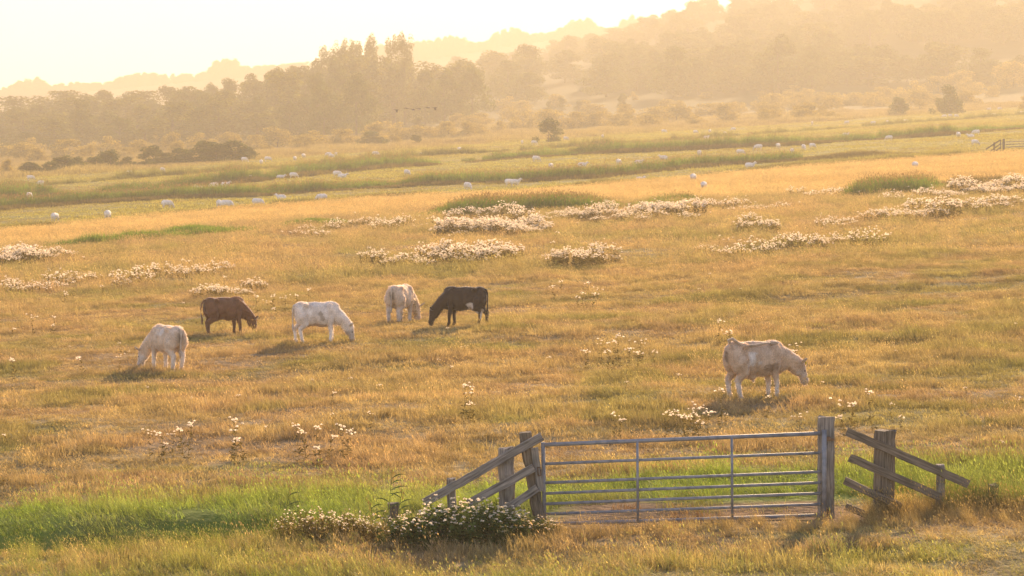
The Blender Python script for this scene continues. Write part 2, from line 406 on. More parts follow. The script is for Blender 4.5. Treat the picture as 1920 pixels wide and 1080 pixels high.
def shade_noise(X, Y):
    return 1.0 + (fbm(X / 1.1, Y / 1.1, 91, 2) - .5) * .5
def meadow():
    X, Y = sample_wedge(30, 112, 15)
    keep = np.ones(len(X), bool)
    mud = (Y > 38.8) & (Y < 41.3) & (X > .5) & (X < 5.6); keep &= ~(mud & (RNG.uniform(size=len(X)) < .93))
    X, Y = X[keep], Y[keep]; n = len(X)
    lushm = (((Y + (fbm(X / 2.5, Y * 0 + 3, 71, 2) - .5) * 1.6 < 43.9) & (Y > 39.9)) | ((Y < 36.2) & (RNG.uniform(size=n) < .3))) & (RNG.uniform(size=n) < .9)
    patch = fbm(X / 2.2, Y / 1.7, 111, 3); big = fbm(X / 9, Y / 6, 121, 2)
    hs = (.34 + .72 * sstep(.35, .72, patch)) * (.75 + .5 * big)
    dt = ditch(X, Y); hs = np.maximum(hs, dt * .4)
    s = RNG.uniform(.8, 1.25, n); scl = np.stack([s, s, s * hs], 1)
    idx = RNG.integers(0, 4, n); idx[lushm] = 4 + RNG.integers(0, 3, lushm.sum())
    scl[lushm, 2] = (1 + dt[lushm] * .3) * s[lushm] * RNG.uniform(.7, 1.2, lushm.sum()) * (.42 + .7 * sstep(.3, .75, patch[lushm]))
    P = np.stack([X, Y, ground(X, Y) - .02], 1)
    c = field_colour(X, Y) * shade_noise(X, Y)[:, None] * RNG.uniform(.75, 1.25, (n, 1))
    c[lushm] = lerp3(c[lushm], np.broadcast_to(LUSH, c[lushm].shape), .45 * np.ones(lushm.sum())) * (.62 + .75 * fbm(X[lushm] / 1.3, Y[lushm] / .8, 191, 3))[:, None]
    scatter('meadow_grass', source_collection('near_tufts', near + lush), P, zrot(n, .08, 1.0), scl, idx, c)
    X, Y = sample_wedge(108, 330, 3.2)
    past = line_depth(X, Y, L_STRAW_HI) > 0; X, Y = X[~past], Y[~past]; n = len(X)
    patch = fbm(X / 3.0, Y / 2.5, 131, 3); straw = line_depth(X, Y, L_STRAW_LO) > 0
    hs = np.where(straw, 1.0, .4 + .75 * sstep(.35, .7, patch)); s = RNG.uniform(.8, 1.2, n)
    c = field_colour(X, Y) * shade_noise(X, Y)[:, None] * RNG.uniform(.8, 1.2, (n, 1))
    scatter('distant_meadow_grass', source_collection('mid_tufts', mid), np.stack([X, Y, ground(X, Y) - .03], 1), zrot(n, .08, 1.0), np.stack([s, s, s * hs], 1), RNG.integers(0, 3, n), c)
    X, Y = sample_wedge(225, 820, .42)
    past = line_depth(X, Y, L_STRAW_HI) > 0; X, Y = X[past], Y[past]; n = len(X)
    s = RNG.uniform(.9, 1.6, n); scr = sstep(-8, 12, line_depth(X, Y, L_SCRUB)); patch = sstep(.45, .7, fbm(X / 12, Y / 16, 141, 3))
    hs = .7 + scr * (1 + 4.5 * patch) + .8 * patch
    c = field_colour(X, Y) * RNG.uniform(.8, 1.2, (n, 1))
    scatter('pasture_grass', source_collection('low_tufts', low), np.stack([X, Y, ground(X, Y) - .03], 1), zrot(n, .04), np.stack([s, s, s * hs], 1), RNG.integers(0, 2, n), c)
meadow()

def along(line, n, w0, w1, x0=-2000, x1=4000):
    """n random points on a band w0..w1 metres beyond a traced ground line, between two photograph columns"""
    t = line[:, 0] / line[:, 1]; lo = max(t[0], (x0 - 960) / FPX); hi = min(t[-1], (x1 - 960) / FPX)
    u = RNG.uniform(lo, hi, n); Y = np.interp(u, t, line[:, 1]) + RNG.uniform(w0, w1, n); return u * Y, Y
def reed_bed(name, parts, label):
    Ps = []; S = []; I = []; C = []
    for (ln, n, w0, w1, x0, x1, h, kinds, col) in parts:
        X, Y = along(ln, n, w0, w1, x0, x1)
        k = fbm(X / 9, Y / 9, 151, 3); keep = k > .30; X, Y, k = X[keep], Y[keep], k[keep]; m = len(X)
        u_ = X / Y; fr = (u_ - u_.min()) / max(1e-6, u_.max() - u_.min()); ends = (.35 + .65 * sstep(0, .22, fr) * sstep(1, .78, fr)) if x1 - x0 < 600 else 1.0
        s = RNG.uniform(.8, 1.3, m); hh = ends * h * (.55 + .9 * sstep(.3, .65, k)) * RNG.uniform(.8, 1.2, m)
        Ps.append(np.stack([X, Y, ground(X, Y) - .03], 1)); S.append(np.stack([s, s, hh], 1))
        I.append(RNG.choice(kinds, m)); C.append(np.asarray(col) * RNG.uniform(.75, 1.25, (m, 1)) * (1 + (fbm(X / 6, Y / 6, 161, 2)[:, None] - .5) * .8))
    P = np.concatenate(Ps); n = len(P)
    return scatter(name, source_collection(name + '_src', reedt + reedg), P, zrot(n, .05), np.concatenate(S), np.concatenate(I), np.concatenate(C))
RG = (.15, .215, .032); RD = (.17, .13, .06); RY = (.3, .26, .09)
L_R1 = wline([(640, 418), (780, 408), (960, 402), (1140, 396), (1320, 380), (1600, 368), (1760, 358), (1920, 345)])
L_R1L = wline([(100, 462), (300, 447), (480, 434), (660, 420)])
reed_bed('reed_bed', [
    (L_R1, 800, 0, 9, 775, 1180, .62, [0, 1, 2], RG), (L_R1, 120, 0, 6, 1180, 1330, .55, [0, 1, 2, 3], RG),
    (L_R1, 230, 0, 7, 1580, 1775, .65, [0, 1, 2], RG), (L_R1, 140, 0, 10, 1765, 1920, .5, [0, 3], RD),
    (L_R1L, 1300, 0, 7, 100, 640, 1.05, [3, 4, 5], RG)], None)
reed_bed('ditch_reeds', [
    (L_R2, 2000, 0, 4, -300, 1500, .72, [0, 1, 2, 3], RG), (L_R2, 1300, -2.5, .5, -300, 1720, .55, [3, 4, 5], RD), (L_R2, 300, -1, 4, 1480, 1760, .8, [3, 4, 5], RD),
    (L_R3, 2800, 0, 6, -300, 2200, .95, [0, 1, 2, 3], RG), (L_R3, 1900, -3, .5, -300, 2200, .75, [3, 4, 5], RD),
    (L_R4, 1900, 0, 5, -300, 2200, .85, [0, 3, 4, 5], (.2, .19, .06)),
    (L_STRAW_HI, 1300, -1, 3, -300, 1920, .6, [3, 4, 5], (.2, .17, .06)), (L_STRAW_HI, 220, 0, 4, 1400, 1900, .9, [3, 4], RY)], None)

# ------------------------------------------------------------------ trees and bushes
def leaf_cloud(lobes, n, size, seed, outer=.55, flat=0.0):
    """leaf quads spread through the volume of a crown made of many lobes"""
    g = np.random.default_rng(seed)
    lob = np.array(lobes, float); w = (lob[:, 3] * lob[:, 4] * lob[:, 5]) ** (2 / 3); w /= w.sum()
    li = g.choice(len(lob), n, p=w)
    d = g.normal(size=(n, 3)); d /= np.linalg.norm(d, axis=1)[:, None]
    r = g.uniform(outer ** 3, 1.0, n) ** (1 / 3) * (1 + g.normal(0, .05, n))
    P = lob[li, :3] + d * r[:, None] * lob[li, 3:6]
    nrm = d + g.normal(0, .55, (n, 3)); nrm /= np.linalg.norm(nrm, axis=1)[:, None]
    a = np.cross(nrm, g.normal(size=(n, 3))); a /= np.linalg.norm(a, axis=1)[:, None]; b = np.cross(nrm, a)
    s = size * g.uniform(.55, 1.3, (n, 1))
    q = [P - a * s * .5, P + b * s * .34, P + a * s * .5, P - b * s * .34]
    V = np.stack(q, 1).reshape(-1, 3); F = np.arange(4 * n).reshape(-1, 4)
    return V, F
def crown_lobes(kind, seed):
    g = np.random.default_rng(seed); L = []
    if kind == 'broad':        # rounded oak or ash, 14 m tall, 12 m wide
        for k in range(32):
            a = g.uniform(0, 6.28); h = g.uniform(.10, 1.0); rr = 5.2 * math.sin(math.pi * min(1, .12 + .83 * h) ** .9) * g.uniform(.35, 1)
            q = g.uniform(1.3, 2.5); L.append((rr * math.cos(a), rr * math.sin(a), 14 * h * .86 + .3, q, q, q * .8))
    elif kind == 'poplar':     # tall, upright, 24 m tall, 8 m wide
        for k in range(34):
            a = g.uniform(0, 6.28); h = g.uniform(.03, 1.0); rr = 2.7 * (math.sin(math.pi * (.14 + .72 * h)) ** .6) * g.uniform(.3, 1)
            q = g.uniform(.9, 1.5); L.append((rr * math.cos(a), rr * math.sin(a), 23 * h, q, q, q * 1.9))
    elif kind == 'tuft':       # ragged open tree, 13 m tall
        for k in range(22):
            a = g.uniform(0, 6.28); h = g.uniform(.12, 1.0); rr = 3.4 * (1.1 - .7 * h) * g.uniform(.2, 1)
            q = g.uniform(.8, 1.5); L.append((rr * math.cos(a), rr * math.sin(a), 12.5 * h, q, q, q * 1.3))
    elif kind == 'slim':       # young willow or birch, 8 m tall, 3 m wide
        for k in range(18):
            a = g.uniform(0, 6.28); h = g.uniform(.1, 1.0); rr = 1.1 * (1.05 - .85 * h) * g.uniform(.2, 1)
            q = g.uniform(.4, .7); L.append((rr * math.cos(a), rr * math.sin(a), 7.6 * h, q, q, q * 1.4))
    elif kind == 'bush':       # hawthorn dome, 3 m tall, 4.4 m wide
        for k in range(24):
            a = g.uniform(0, 6.28); h = g.uniform(0, 1.0) ** 1.4; rr = 1.75 * math.sqrt(max(0, 1 - (h * .93) ** 2)) * g.uniform(.4, 1)
            q = g.uniform(.5, .85); L.append((rr * math.cos(a), rr * math.sin(a), .1 + 2.4 * h, q, q, q * .8))
    elif kind in ('shrub', 'hedge'):      # upright ragged shrub, 3.6 m tall
        for k in range(24):
            a = g.uniform(0, 6.28); h = g.uniform(0, 1.0) ** 1.3; rr = 1.45 * (1.12 - .75 * h) * g.uniform(.3, 1)
            q = g.uniform(.35, .65); L.append((rr * math.cos(a), rr * math.sin(a), .2 + 3.1 * h, q, q, q * 1.1))
    return L
HT = {'hedge': 3.7, 'broad': 14.0, 'poplar': 24.6, 'tuft': 13.5, 'slim': 8.2, 'bush': 3.1, 'shrub': 3.7}
WD = {'hedge': 3.4, 'broad': 12.5, 'poplar': 8.0, 'tuft': 6.6, 'slim': 2.8, 'bush': 4.4, 'shrub': 3.4}
def trunk_mesh(h, r, seed, limbs=6, spread=2.0):
    g = np.random.default_rng(seed); bm = bmesh.new()
    def limb(p, q, r0, r1):
        ax = (q - p); L = ax.length; mt = Matrix.Translation((p + q) / 2) @ ax.to_track_quat('Z', 'Y').to_matrix().to_4x4()
        bmesh.ops.create_cone(bm, cap_ends=True, segments=7, radius1=r0, radius2=r1, depth=L, matrix=mt)
    top = Vector((g.normal(0, .03) * h, g.normal(0, .03) * h, h))
    limb(Vector((0, 0, -.3)), top * .55, r, r * .7); limb(top * .54, top, r * .7, r * .2)
    for k in range(limbs):
        u = g.uniform(.25, .85); a = g.uniform(0, 6.28); p = top * u
        limb(p, p + Vector((math.cos(a) * spread, math.sin(a) * spread, spread * g.uniform(.5, 1.1))) * g.uniform(.6, 1.1), r * .4, r * .08)
    me = bpy.data.meshes.new('trunk'); bm.to_mesh(me); bm.free(); me.materials.append(M['bark']); return me
TREES = {}
def tree_templates():
    spec = [('broad', 3, 6500, .5, 'leaf'), ('poplar', 2, 5600, .44, 'leaf_pale'), ('tuft', 2, 2600, .5, 'leaf_pale'), ('slim', 1, 1600, .3, 'leaf_pale'), ('bush', 4, 3600, .19, 'leaf_bush'), ('shrub', 3, 2800, .2, 'leaf_bush'), ('hedge', 3, 3200, .22, 'leaf')]
    for kind, nv, n, sz, mat in spec:
        TREES[kind] = []
        for v in range(nv):
            sd = hash_seed(kind) + v
            V, F = leaf_cloud(crown_lobes(kind, sd), n, sz, sd + 50)
            cr = np_mesh(kind + '_crown', V, F); cr.materials.append(M[mat])
            h = HT[kind]; tall_ = kind in ('broad', 'poplar', 'tuft', 'slim')
            tr = trunk_mesh(h * (.72 if tall_ else .5), h * (.022 if tall_ else .02), sd + 90, 7 if tall_ else 5, h * .16)
            TREES[kind].append((cr, tr))
def hash_seed(s): return sum(ord(c) * (i + 3) for i, c in enumerate(s)) * 7
tree_templates()
NAMES = {'hedge': 'hedge_bush', 'broad': 'broadleaf_tree', 'poplar': 'poplar_tree', 'tuft': 'open_crowned_tree', 'slim': 'young_tree', 'bush': 'bush', 'shrub': 'shrub'}
CATS = {'hedge': 'bush', 'broad': 'tree', 'poplar': 'tree', 'tuft': 'tree', 'slim': 'tree', 'bush': 'bush', 'shrub': 'bush'}
_tn = [0]
def plant_tree(kind, X, Y, h, w, label, group=None):
    _tn[0] += 1; i = _tn[0]
    cr, tr = TREES[kind][i % len(TREES[kind])]
    e = empty(NAMES[kind], (X, Y, float(ground(X, Y)) - .1), (i * 2.399) % 6.283)
    sx = w / WD[kind]; e.scale = (sx * random.uniform(.94, 1.06), sx * random.uniform(.94, 1.06), h / HT[kind])
    prop(e, label, CATS[kind], group)
    link('trunk' if CATS[kind] == 'tree' else 'stem', tr, None, e); link('crown' if CATS[kind] == 'tree' else 'foliage', cr, None, e)
    return e
def tree_px(kind, x, ytop, Y, wpx, label, group=None, minh=1.0):
    """a tree at a known distance whose top and width are read off the photograph"""
    X = (x - 960) * Y / FPX; g = float(ground(X, Y)); zt = EYE + (HOR - ytop) * Y / FPX
    return plant_tree(kind, X, Y, max(minh, zt - g), wpx * Y / FPX, label, group)
def bush_px(kind, x, ytop, ybase, wpx, label, group=None):
    X, Y = px2w(x, ybase); return tree_px(kind, x, ytop, Y, wpx, label, group)

# the long belt of trees across the marsh, tops read along its outline
OUT = np.array([(-200, 205), (-60, 190), (0, 192), (40, 180), (100, 170), (150, 162), (200, 168), (260, 165), (330, 155), (400, 150), (450, 142), (490, 130), (530, 115), (570, 104), (600, 98), (650, 95), (720, 100), (780, 108), (850, 112), (930, 108)])
GB = 'trees of the long belt beyond the pastures'
LB = 'dense broadleaf tree in the long hazy belt behind the scrub'
for row, (Y0, drop, step) in enumerate([(930, 0, 38), (860, 10, 46), (795, 30, 50), (745, 54, 56)]):
    x = -190 + row * 17
    while x < (900 if row < 2 else 700):
        yt = float(np.interp(x, OUT[:, 0], OUT[:, 1])) + drop * random.uniform(.6, 1.4) + random.uniform(-5, 8)
        kd = 'broad' if random.random() < .72 else 'tuft'
        lb = ('dense broadleaf' if kd == 'broad' else 'pale open-crowned') + ' tree ' + ('along the skyline of the long hazy belt', 'inside the long hazy belt just below its skyline', 'in the middle rank of the long hazy belt', 'in the low front rank of the long belt behind the scrub')[row]
        tree_px(kd, x, yt, Y0 + random.uniform(-22, 22), random.uniform(80, 120), lb, lb.replace(' tree ', ' trees '))
        x += step * random.uniform(.75, 1.25)
for (x, yt, w) in [(612, 78, 46), (640, 72, 44), (668, 66, 50), (695, 64, 52), (738, 57, 46), (760, 60, 44)]:
    tree_px('poplar', x, yt, 880 + random.uniform(-15, 15), w, 'tall poplar rising above the rest of the tree belt', 'tall poplars in the tree belt')
# single big trees at the foot of the hill
for (x, yt, Y, w, lb) in [
    (1262, 80, 1010, 118, 'large round tree left of the tallest at the foot of the hill'),
    (1460, 58, 1000, 125, 'tallest rounded tree standing before the pale hillside field'),
    (1350, 78, 1060, 105, 'broad tree between the two largest trees under the hill'),
    (985, 78, 1150, 100, 'dark round-topped tree where the wood meets the hillside'),
    (1060, 90, 1190, 110, 'wide tree beside the dark round-topped one on the slope'),
    (870, 108, 1120, 95, 'low spreading tree between the poplars and the hillside wood'),
    (1850, 112, 1010, 150, 'wide dark thicket tree at the edge of the upper pasture')]:
    tree_px('broad', x, yt, Y, w, lb)
for (x, yt, Y, w) in [(1168, 172, 900, 34), (1052, 178, 930, 26), (1030, 186, 935, 20), (1085, 186, 925, 28), (280, 232, 720, 30), (785, 215, 760, 40), (640, 225, 730, 36)]:
    tree_px('slim', x, yt, Y, w, 'slim pale young tree rising among the rounded bushes', 'young trees among the scrub')
# wooded hillside
GH = 'trees on the wooded hillside'
def clear(x, y):
    return (1560 < x < 2000 and 88 < y < 122) or (985 < x < 1130 and 128 < y < 165) or (745 < x < 905 and 158 < y < 185) or (840 < x < 960 and 115 < y < 128)
cnt = 0; tries = 0
while cnt < 290 and tries < 6000:
    tries += 1
    Y = random.choice((random.uniform(1040, 1760), random.uniform(1000, 1300))); x = random.uniform(720, 2050); X = (x - 960) * Y / FPX
    gz = float(ground(X, Y)); yb = HOR - (gz - EYE) * FPX / Y
    if clear(x, yb) or clear(x, yb - 25): continue
    if Y < 1250 and x < 950 and random.random() < .5: continue
    w = random.uniform(15, 27)
    kd = 'broad' if random.random() < .85 else 'tuft'
    lb = ('rounded broadleaf' if kd == 'broad' else 'ragged open') + ' tree ' + ('on the foot of the hazy wooded hill' if Y < 1250 else 'half way up the hazy wooded hill' if Y < 1480 else 'near the crest of the hazy wooded hill')
    plant_tree(kd, X, Y, random.uniform(10, 17), w, lb, lb.replace(' tree ', ' trees ')); cnt += 1
# bushes of the scrub belt: x, top, base, width in the photograph
GS = 'rounded bushes of the scrub belt'
LS = 'rounded hawthorn bush in the scrub belt below the trees'
for (x, yt, yb, w) in [(980, 204, 242, 62), (1035, 200, 242, 78), (1085, 204, 240, 60), (1122, 206, 238, 58), (1190, 200, 232, 72), (1225, 196, 228, 62), (1322, 190, 217, 66),
    (1352, 194, 216, 40), (1425, 178, 205, 36), (1455, 171, 203, 62), (1500, 170, 203, 50), (1540, 176, 200, 60), (1572, 170, 198, 50), (1600, 170, 196, 60), (1640, 168, 196, 70), (1660, 160, 190, 60),
    (1712, 145, 190, 66), (1900, 110, 165, 90), (1760, 138, 172, 70), (1800, 130, 170, 80), (1815, 140, 175, 60),
    (40, 262, 300, 66), (128, 255, 296, 84), (70, 275, 302, 50), (200, 250, 290, 72), (262, 258, 292, 56), (235, 272, 296, 40), (320, 246, 286, 56), (375, 244, 284, 72), (430, 244, 282, 60), (480, 248, 280, 58), (520, 236, 276, 84), (590, 240, 276, 80), (570, 248, 278, 50), (640, 236, 274, 70), (700, 226, 268, 60), (745, 224, 264, 66), (790, 232, 262, 60), (840, 222, 260, 56), (880, 224, 258, 44), (905, 230, 256, 40), (165, 268, 298, 40), (10, 268, 300, 40), (330, 262, 294, 44),
    (1270, 200, 222, 40), (1385, 188, 210, 36), (940, 222, 250, 40)]:
    bush_px('bush', x, yt, yb, w * 1.15, LS, GS)
# looser bushes filling the rough ground between the scrub belt and the wood
nb = 0
while nb < 120:
    x = random.uniform(-60, 1980); Y = random.uniform(690, 1010); X = (x - 960) * Y / FPX
    if Y < 780 and x > 900 and random.random() < .7: continue
    if 1500 < x and Y > 930 and random.random() < .5: continue
    kd = 'bush' if random.random() < .75 else 'shrub'; h = random.uniform(2.4, 5.5)
    lb = ('rounded thorn' if kd == 'bush' else 'loose upright') + ' bush on the rough ground ' + ('just under the wood' if Y > 860 else 'behind the far pasture')
    plant_tree(kd, X, Y, h, h * random.uniform(1.4, 2.6), lb, lb.replace(' bush ', ' bushes ')); nb += 1
HB = 'dark hawthorn in the hedge along the far pasture edge'; HG = 'hedge bushes on the far pasture edge'
for (x, yt, yb, w) in [(340, 276, 306, 60), (375, 262, 304, 62), (405, 266, 303, 60), (440, 261, 301, 66), (462, 274, 300, 40), (288, 272, 309, 52), (308, 284, 307, 40), (208, 279, 315, 48), (180, 292, 317, 40), (238, 292, 313, 36), (150, 292, 320, 46), (120, 291, 322, 46), (95, 300, 324, 40), (60, 302, 326, 44)]:
    bush_px('hedge', x, yt, yb, w * 1.45, HB, HG)
for (x, yt, yb, w, k, lb) in [(1028, 221, 266, 62, 'hedge', 'dark upright shrub standing alone above the sheep pasture'),
    (696, 244, 273, 62, 'hedge', 'low dark dome bush in front of the pale scrub'), (745, 252, 271, 36, 'bush', 'small bush between the dome bush and the squat one'), (778, 252, 273, 34, 'hedge', 'small squat bush beside the geese pasture'),
    (1780, 157, 213, 74, 'hedge', 'tall dark shrub at the top of the right-hand pasture'), (1680, 181, 217, 60, 'hedge', 'loose shrub down-slope of the tall dark one'),
    (12, 296, 322, 34, 'bush', 'small bush at the end of the hedge, nearest the ditch'), (1550, 206, 225, 90, 'bush', 'flat brown scrub patch above the long reed ditch'), (1440, 214, 230, 56, 'bush', 'low brown bush on the bank above the lying sheep'), (1175, 222, 240, 70, 'bush', 'flat bush below the pale young trees'), (505, 272, 284, 36, 'bush', 'small bush just right of the hedge')]:
    bush_px(k, x, yt, yb, w, lb)
# the far ridge reads as one wood
def far_wood():
    n = 760
    Y = RNG.uniform(2420, 2720, n); x = RNG.uniform(-250, 1350, n); X = (x - 960) * Y / FPX
    k = fbm(x / 60, x * 0, 171, 2)
    h = 10 + 11 * sstep(.3, .75, k) * RNG.uniform(.6, 1.1, n); w = RNG.uniform(10, 20, n)
    objs = []
    for v in range(3):
        o = bpy.data.objects.new(f'far_crown_{v}', TREES['broad'][v][0]); objs.append(o)
    scl = np.stack([w / 12.5, w / 12.5, h / 14], 1)
    scatter('far_wood', source_collection('far_crowns', objs), np.stack([X, Y, ground(X, Y) - 2.0], 1), zrot(n, 0), scl, RNG.integers(0, 3, n))
far_wood()

# ------------------------------------------------------------------ thistles gone to seed
def thistle_mesh(n_stems, rad, h0, h1, heads_per, puff, leaves, seed, lw=.05):
    g = np.random.default_rng(seed)
    V = []; F = []; PV = []; PF = []
    def strip(p, q, w):
        d = (q - p); s = d.cross(Vector((g.normal(), g.normal(), .2))).normalized() * w
        b = len(V); V.extend([p - s, p + s, q + s * .6, q - s * .6]); F.append((b, b + 1, b + 2, b + 3))
    def leaf(p, d, L, w):
        s = d.cross(Vector((0, 0, 1)));
        if s.length < .01: s = Vector((1, 0, 0))
        s = s.normalized() * w; b = len(V)
        tip = p + d * L + Vector((0, 0, -.25 * L)); m = p + d * L * .5 + Vector((0, 0, .05 * L))
        V.extend([p, m + s, tip, m - s]); F.append((b, b + 1, b + 2, b + 3))
    def puffball(c, r):
        for k in range(11):
            d = Vector(g.normal(size=3)).normalized(); d.z = abs(d.z) * .9 + .1 * d.z
            s = d.cross(Vector(g.normal(size=3))).normalized() * r * .42; b = len(PV)
            PV.extend([c, c + d * r * .9 + s, c + d * r * 1.15, c + d * r * .9 - s]); PF.append((b, b + 1, b + 2, b + 3))
    for k in range(n_stems):
        a = g.uniform(0, 6.28); r = rad * math.sqrt(g.uniform()); base = Vector((r * math.cos(a), r * math.sin(a), -.05))
        edge = 1 - .35 * (r / max(rad, .01)) ** 2
        h = g.uniform(h0, h1) * edge; top = base + Vector((g.normal(0, .10) * h, g.normal(0, .10) * h, h + .05))
        strip(base, base.lerp(top, .5), .008); strip(base.lerp(top, .5), top, .006)
        for j in range(leaves):
            u = g.uniform(.08, .9); d = Vector((g.normal(), g.normal(), g.uniform(.1, .9))).normalized()
            leaf(base.lerp(top, u), d, g.uniform(.10, .24) * (1.15 - .6 * u) * (h / .8) ** .5, lw * g.uniform(.5, 1))
        for j in range(heads_per):
            u = g.uniform(.84, 1.0); p = base.lerp(top, u); q = p + Vector((g.normal(0, .07), g.normal(0, .07), g.uniform(.02, .12)))
            strip(p, q, .004); puffball(q, puff * g.uniform(.55, 1.2))
    def mk(nm, v, f, mats):
        me = bpy.data.meshes.new(nm); me.from_pydata([tuple(x) for x in v], [], f); me.update(); me.materials.append(mats); return me
    return (V, F, PV, PF, mk)
THI = {}
def thistle_kind(key, nv, mat, *args):
    THI[key] = []
    for v in range(nv):
        V, F, PV, PF, mk = thistle_mesh(*args[:7], seed=900 + v * 13 + hash_seed(key) % 97, lw=args[7])
        THI[key].append((mk('thistle_stalks', V, F, M[mat]), mk('thistle_down', PV, PF, M['fluff'])))
#            n_stems rad h0 h1 heads puff leaves leafwidth
thistle_kind('drift', 4, 'thistle_dry', 34, .85, .65, .95, 4, .042, 12, .05)
thistle_kind('dense', 3, 'thistle_dry', 46, .95, .7, 1.05, 6, .045, 12, .05)
thistle_kind('lowd', 3, 'thistle_dry', 26, .8, .3, .6, 3, .036, 10, .045)
thistle_kind('plant', 4, 'thistle_dry', 1, .02, .5, .85, 6, .034, 16, .035)
thistle_kind('leafy', 3, 'thistle_leaf', 70, .55, .35, .66, 1, .024, 30, .028)
thistle_kind('weed', 2, 'thistle_dry', 40, .5, .3, .6, 1, .02, 18, .02)
_th = [0]
def thistle(key, X, Y, label, group, s=1.0, sz=1.0, name='thistle_clump'):
    _th[0] += 1; i = _th[0]; st, dn = THI[key][i % len(THI[key])]
    e = empty(name, (X, Y, float(ground(X, Y)) - .02), (i * 2.399) % 6.283); e.scale = (s, s, s * sz)
    prop(e, label, 'thistle', group)
    sk = link('stalk', st, None, e); 
    if key != 'plant': sk['kind'] = 'stuff'
    d = link('seed_down', dn, None, e); d['kind'] = 'stuff'
def drift(key, x0, y0, x1, y1, n, label, group, s=1.0, jy=6, sz=1.0):
    for k in range(max(2, int(n * .7))):      # stray plants round the drift
        X, Y = px2w(random.uniform(x0 - 25, x1 + 25), .5 * (y0 + y1) + random.uniform(-16, 12))
        thistle('plant', X, Y, 'stray single thistle at the fringe of ' + group, 'strays at the fringe of ' + group, random.uniform(.7, 1.1), 1.0, 'thistle')
    for k in range(n):
        u = (k + random.uniform(.2, .8)) / n
        X, Y = px2w(x0 + (x1 - x0) * u, y0 + (y1 - y0) * u + random.uniform(-jy, jy))
        thistle(key, X, Y, label, group, s * random.uniform(.6, 1.25), sz * random.uniform(.8, 1.2))
drift('dense', -10, 497, 60, 494, 5, 'tall dense thistle clump with dark stalks at the end of the reed strip', 'tall thistles at the end of the reed strip', 1.0)
drift('drift', 60, 494, 140, 488, 4, 'tall dense thistle clump with dark stalks at the end of the reed strip', 'tall thistles at the end of the reed strip', .9)
drift('lowd', -5, 548, 170, 536, 9, 'low pale thistle clump in the long thin drift behind the brown cow', 'thin thistle drift behind the brown cow', 1.0)
drift('lowd', 225, 535, 295, 528, 4, 'low pale thistle clump in the long thin drift behind the brown cow', 'thin thistle drift behind the brown cow', 1.1)
drift('lowd', 330, 524, 430, 514, 5, 'low pale thistle clump in the long thin drift behind the brown cow', 'thin thistle drift behind the brown cow', .9)
drift('drift', 385, 560, 490, 550, 5, 'thistle clump on the green hummock just behind the brown cow', 'thistles on the hummock behind the brown cow', .8)
drift('lowd', 540, 448, 650, 432, 5, 'scattered thistle clump in front of the low green reeds', 'scattered thistles before the low reeds', 1.1)
drift('lowd', 660, 432, 790, 425, 7, 'scattered thistle clump in front of the low green reeds', 'scattered thistles before the low reeds', 1.15)
LD = 'dense white thistle clump in the big drift before the tall reeds'; GD = 'big thistle drift before the tall reeds'
drift('dense', 815, 440, 1030, 436, 11, LD, GD, 1.15); drift('drift', 830, 448, 1020, 446, 7, LD, GD, .9); drift('drift', 830, 418, 1060, 416, 7, LD, GD, 1.0)
drift('dense', 1030, 414, 1310, 405, 12, LD, GD, 1.1); drift('drift', 1090, 420, 1300, 412, 8, LD, GD, .95); drift('lowd', 1310, 396, 1400, 388, 5, LD, GD, 1.1)
LM = 'thistle clump in the middle drift between the dark cow and the reeds'; GM = 'middle thistle drift'
drift('drift', 695, 508, 800, 506, 5, LM, GM, .72); drift('drift', 800, 504, 965, 494, 10, LM, GM, .9)
drift('drift', 1030, 508, 1155, 502, 6, 'thistle clump on the small green mounds beside the middle drift', 'thistles on the small mounds', .85)
LB2 = 'brown half-bare thistle clump in the straggling row before the green hollow'; GB2 = 'brown thistle row'
drift('lowd', 1320, 482, 1640, 462, 13, LB2, GB2, 1.15)
drift('drift', 1378, 432, 1455, 428, 4, 'thistle clump on a low hummock between the two long drifts', 'thistles on the hummock between drifts', .9); drift('lowd', 1375, 398, 1480, 392, 5, 'thistle clump trailing off from the end of the big drift', 'thistles trailing off the big drift', 1.1)
drift('lowd', 1530, 428, 1595, 424, 4, 'small thistle clump beside the shaded green hollow', 'small thistles by the hollow', 1.0)
drift('drift', 1635, 424, 1915, 396, 13, 'tall bright thistle clump in the row above the shaded green hollow', 'bright thistle row above the hollow', 1.05)
drift('lowd', 1650, 376, 1760, 372, 5, 'thistle clump at the foot of the lone reed patch', 'thistles under the lone reed patch', 1.2); drift('dense', 1765, 372, 1925, 366, 9, 'greyish dense thistle clump in the drift past the lone reed patch', 'grey thistle drift by the lone reed patch', 1.1)
drift('lowd', 1488, 370, 1592, 366, 5, 'thistle clump short of the lone reed patch by the golden field', 'thistles by the golden field', 1.2)
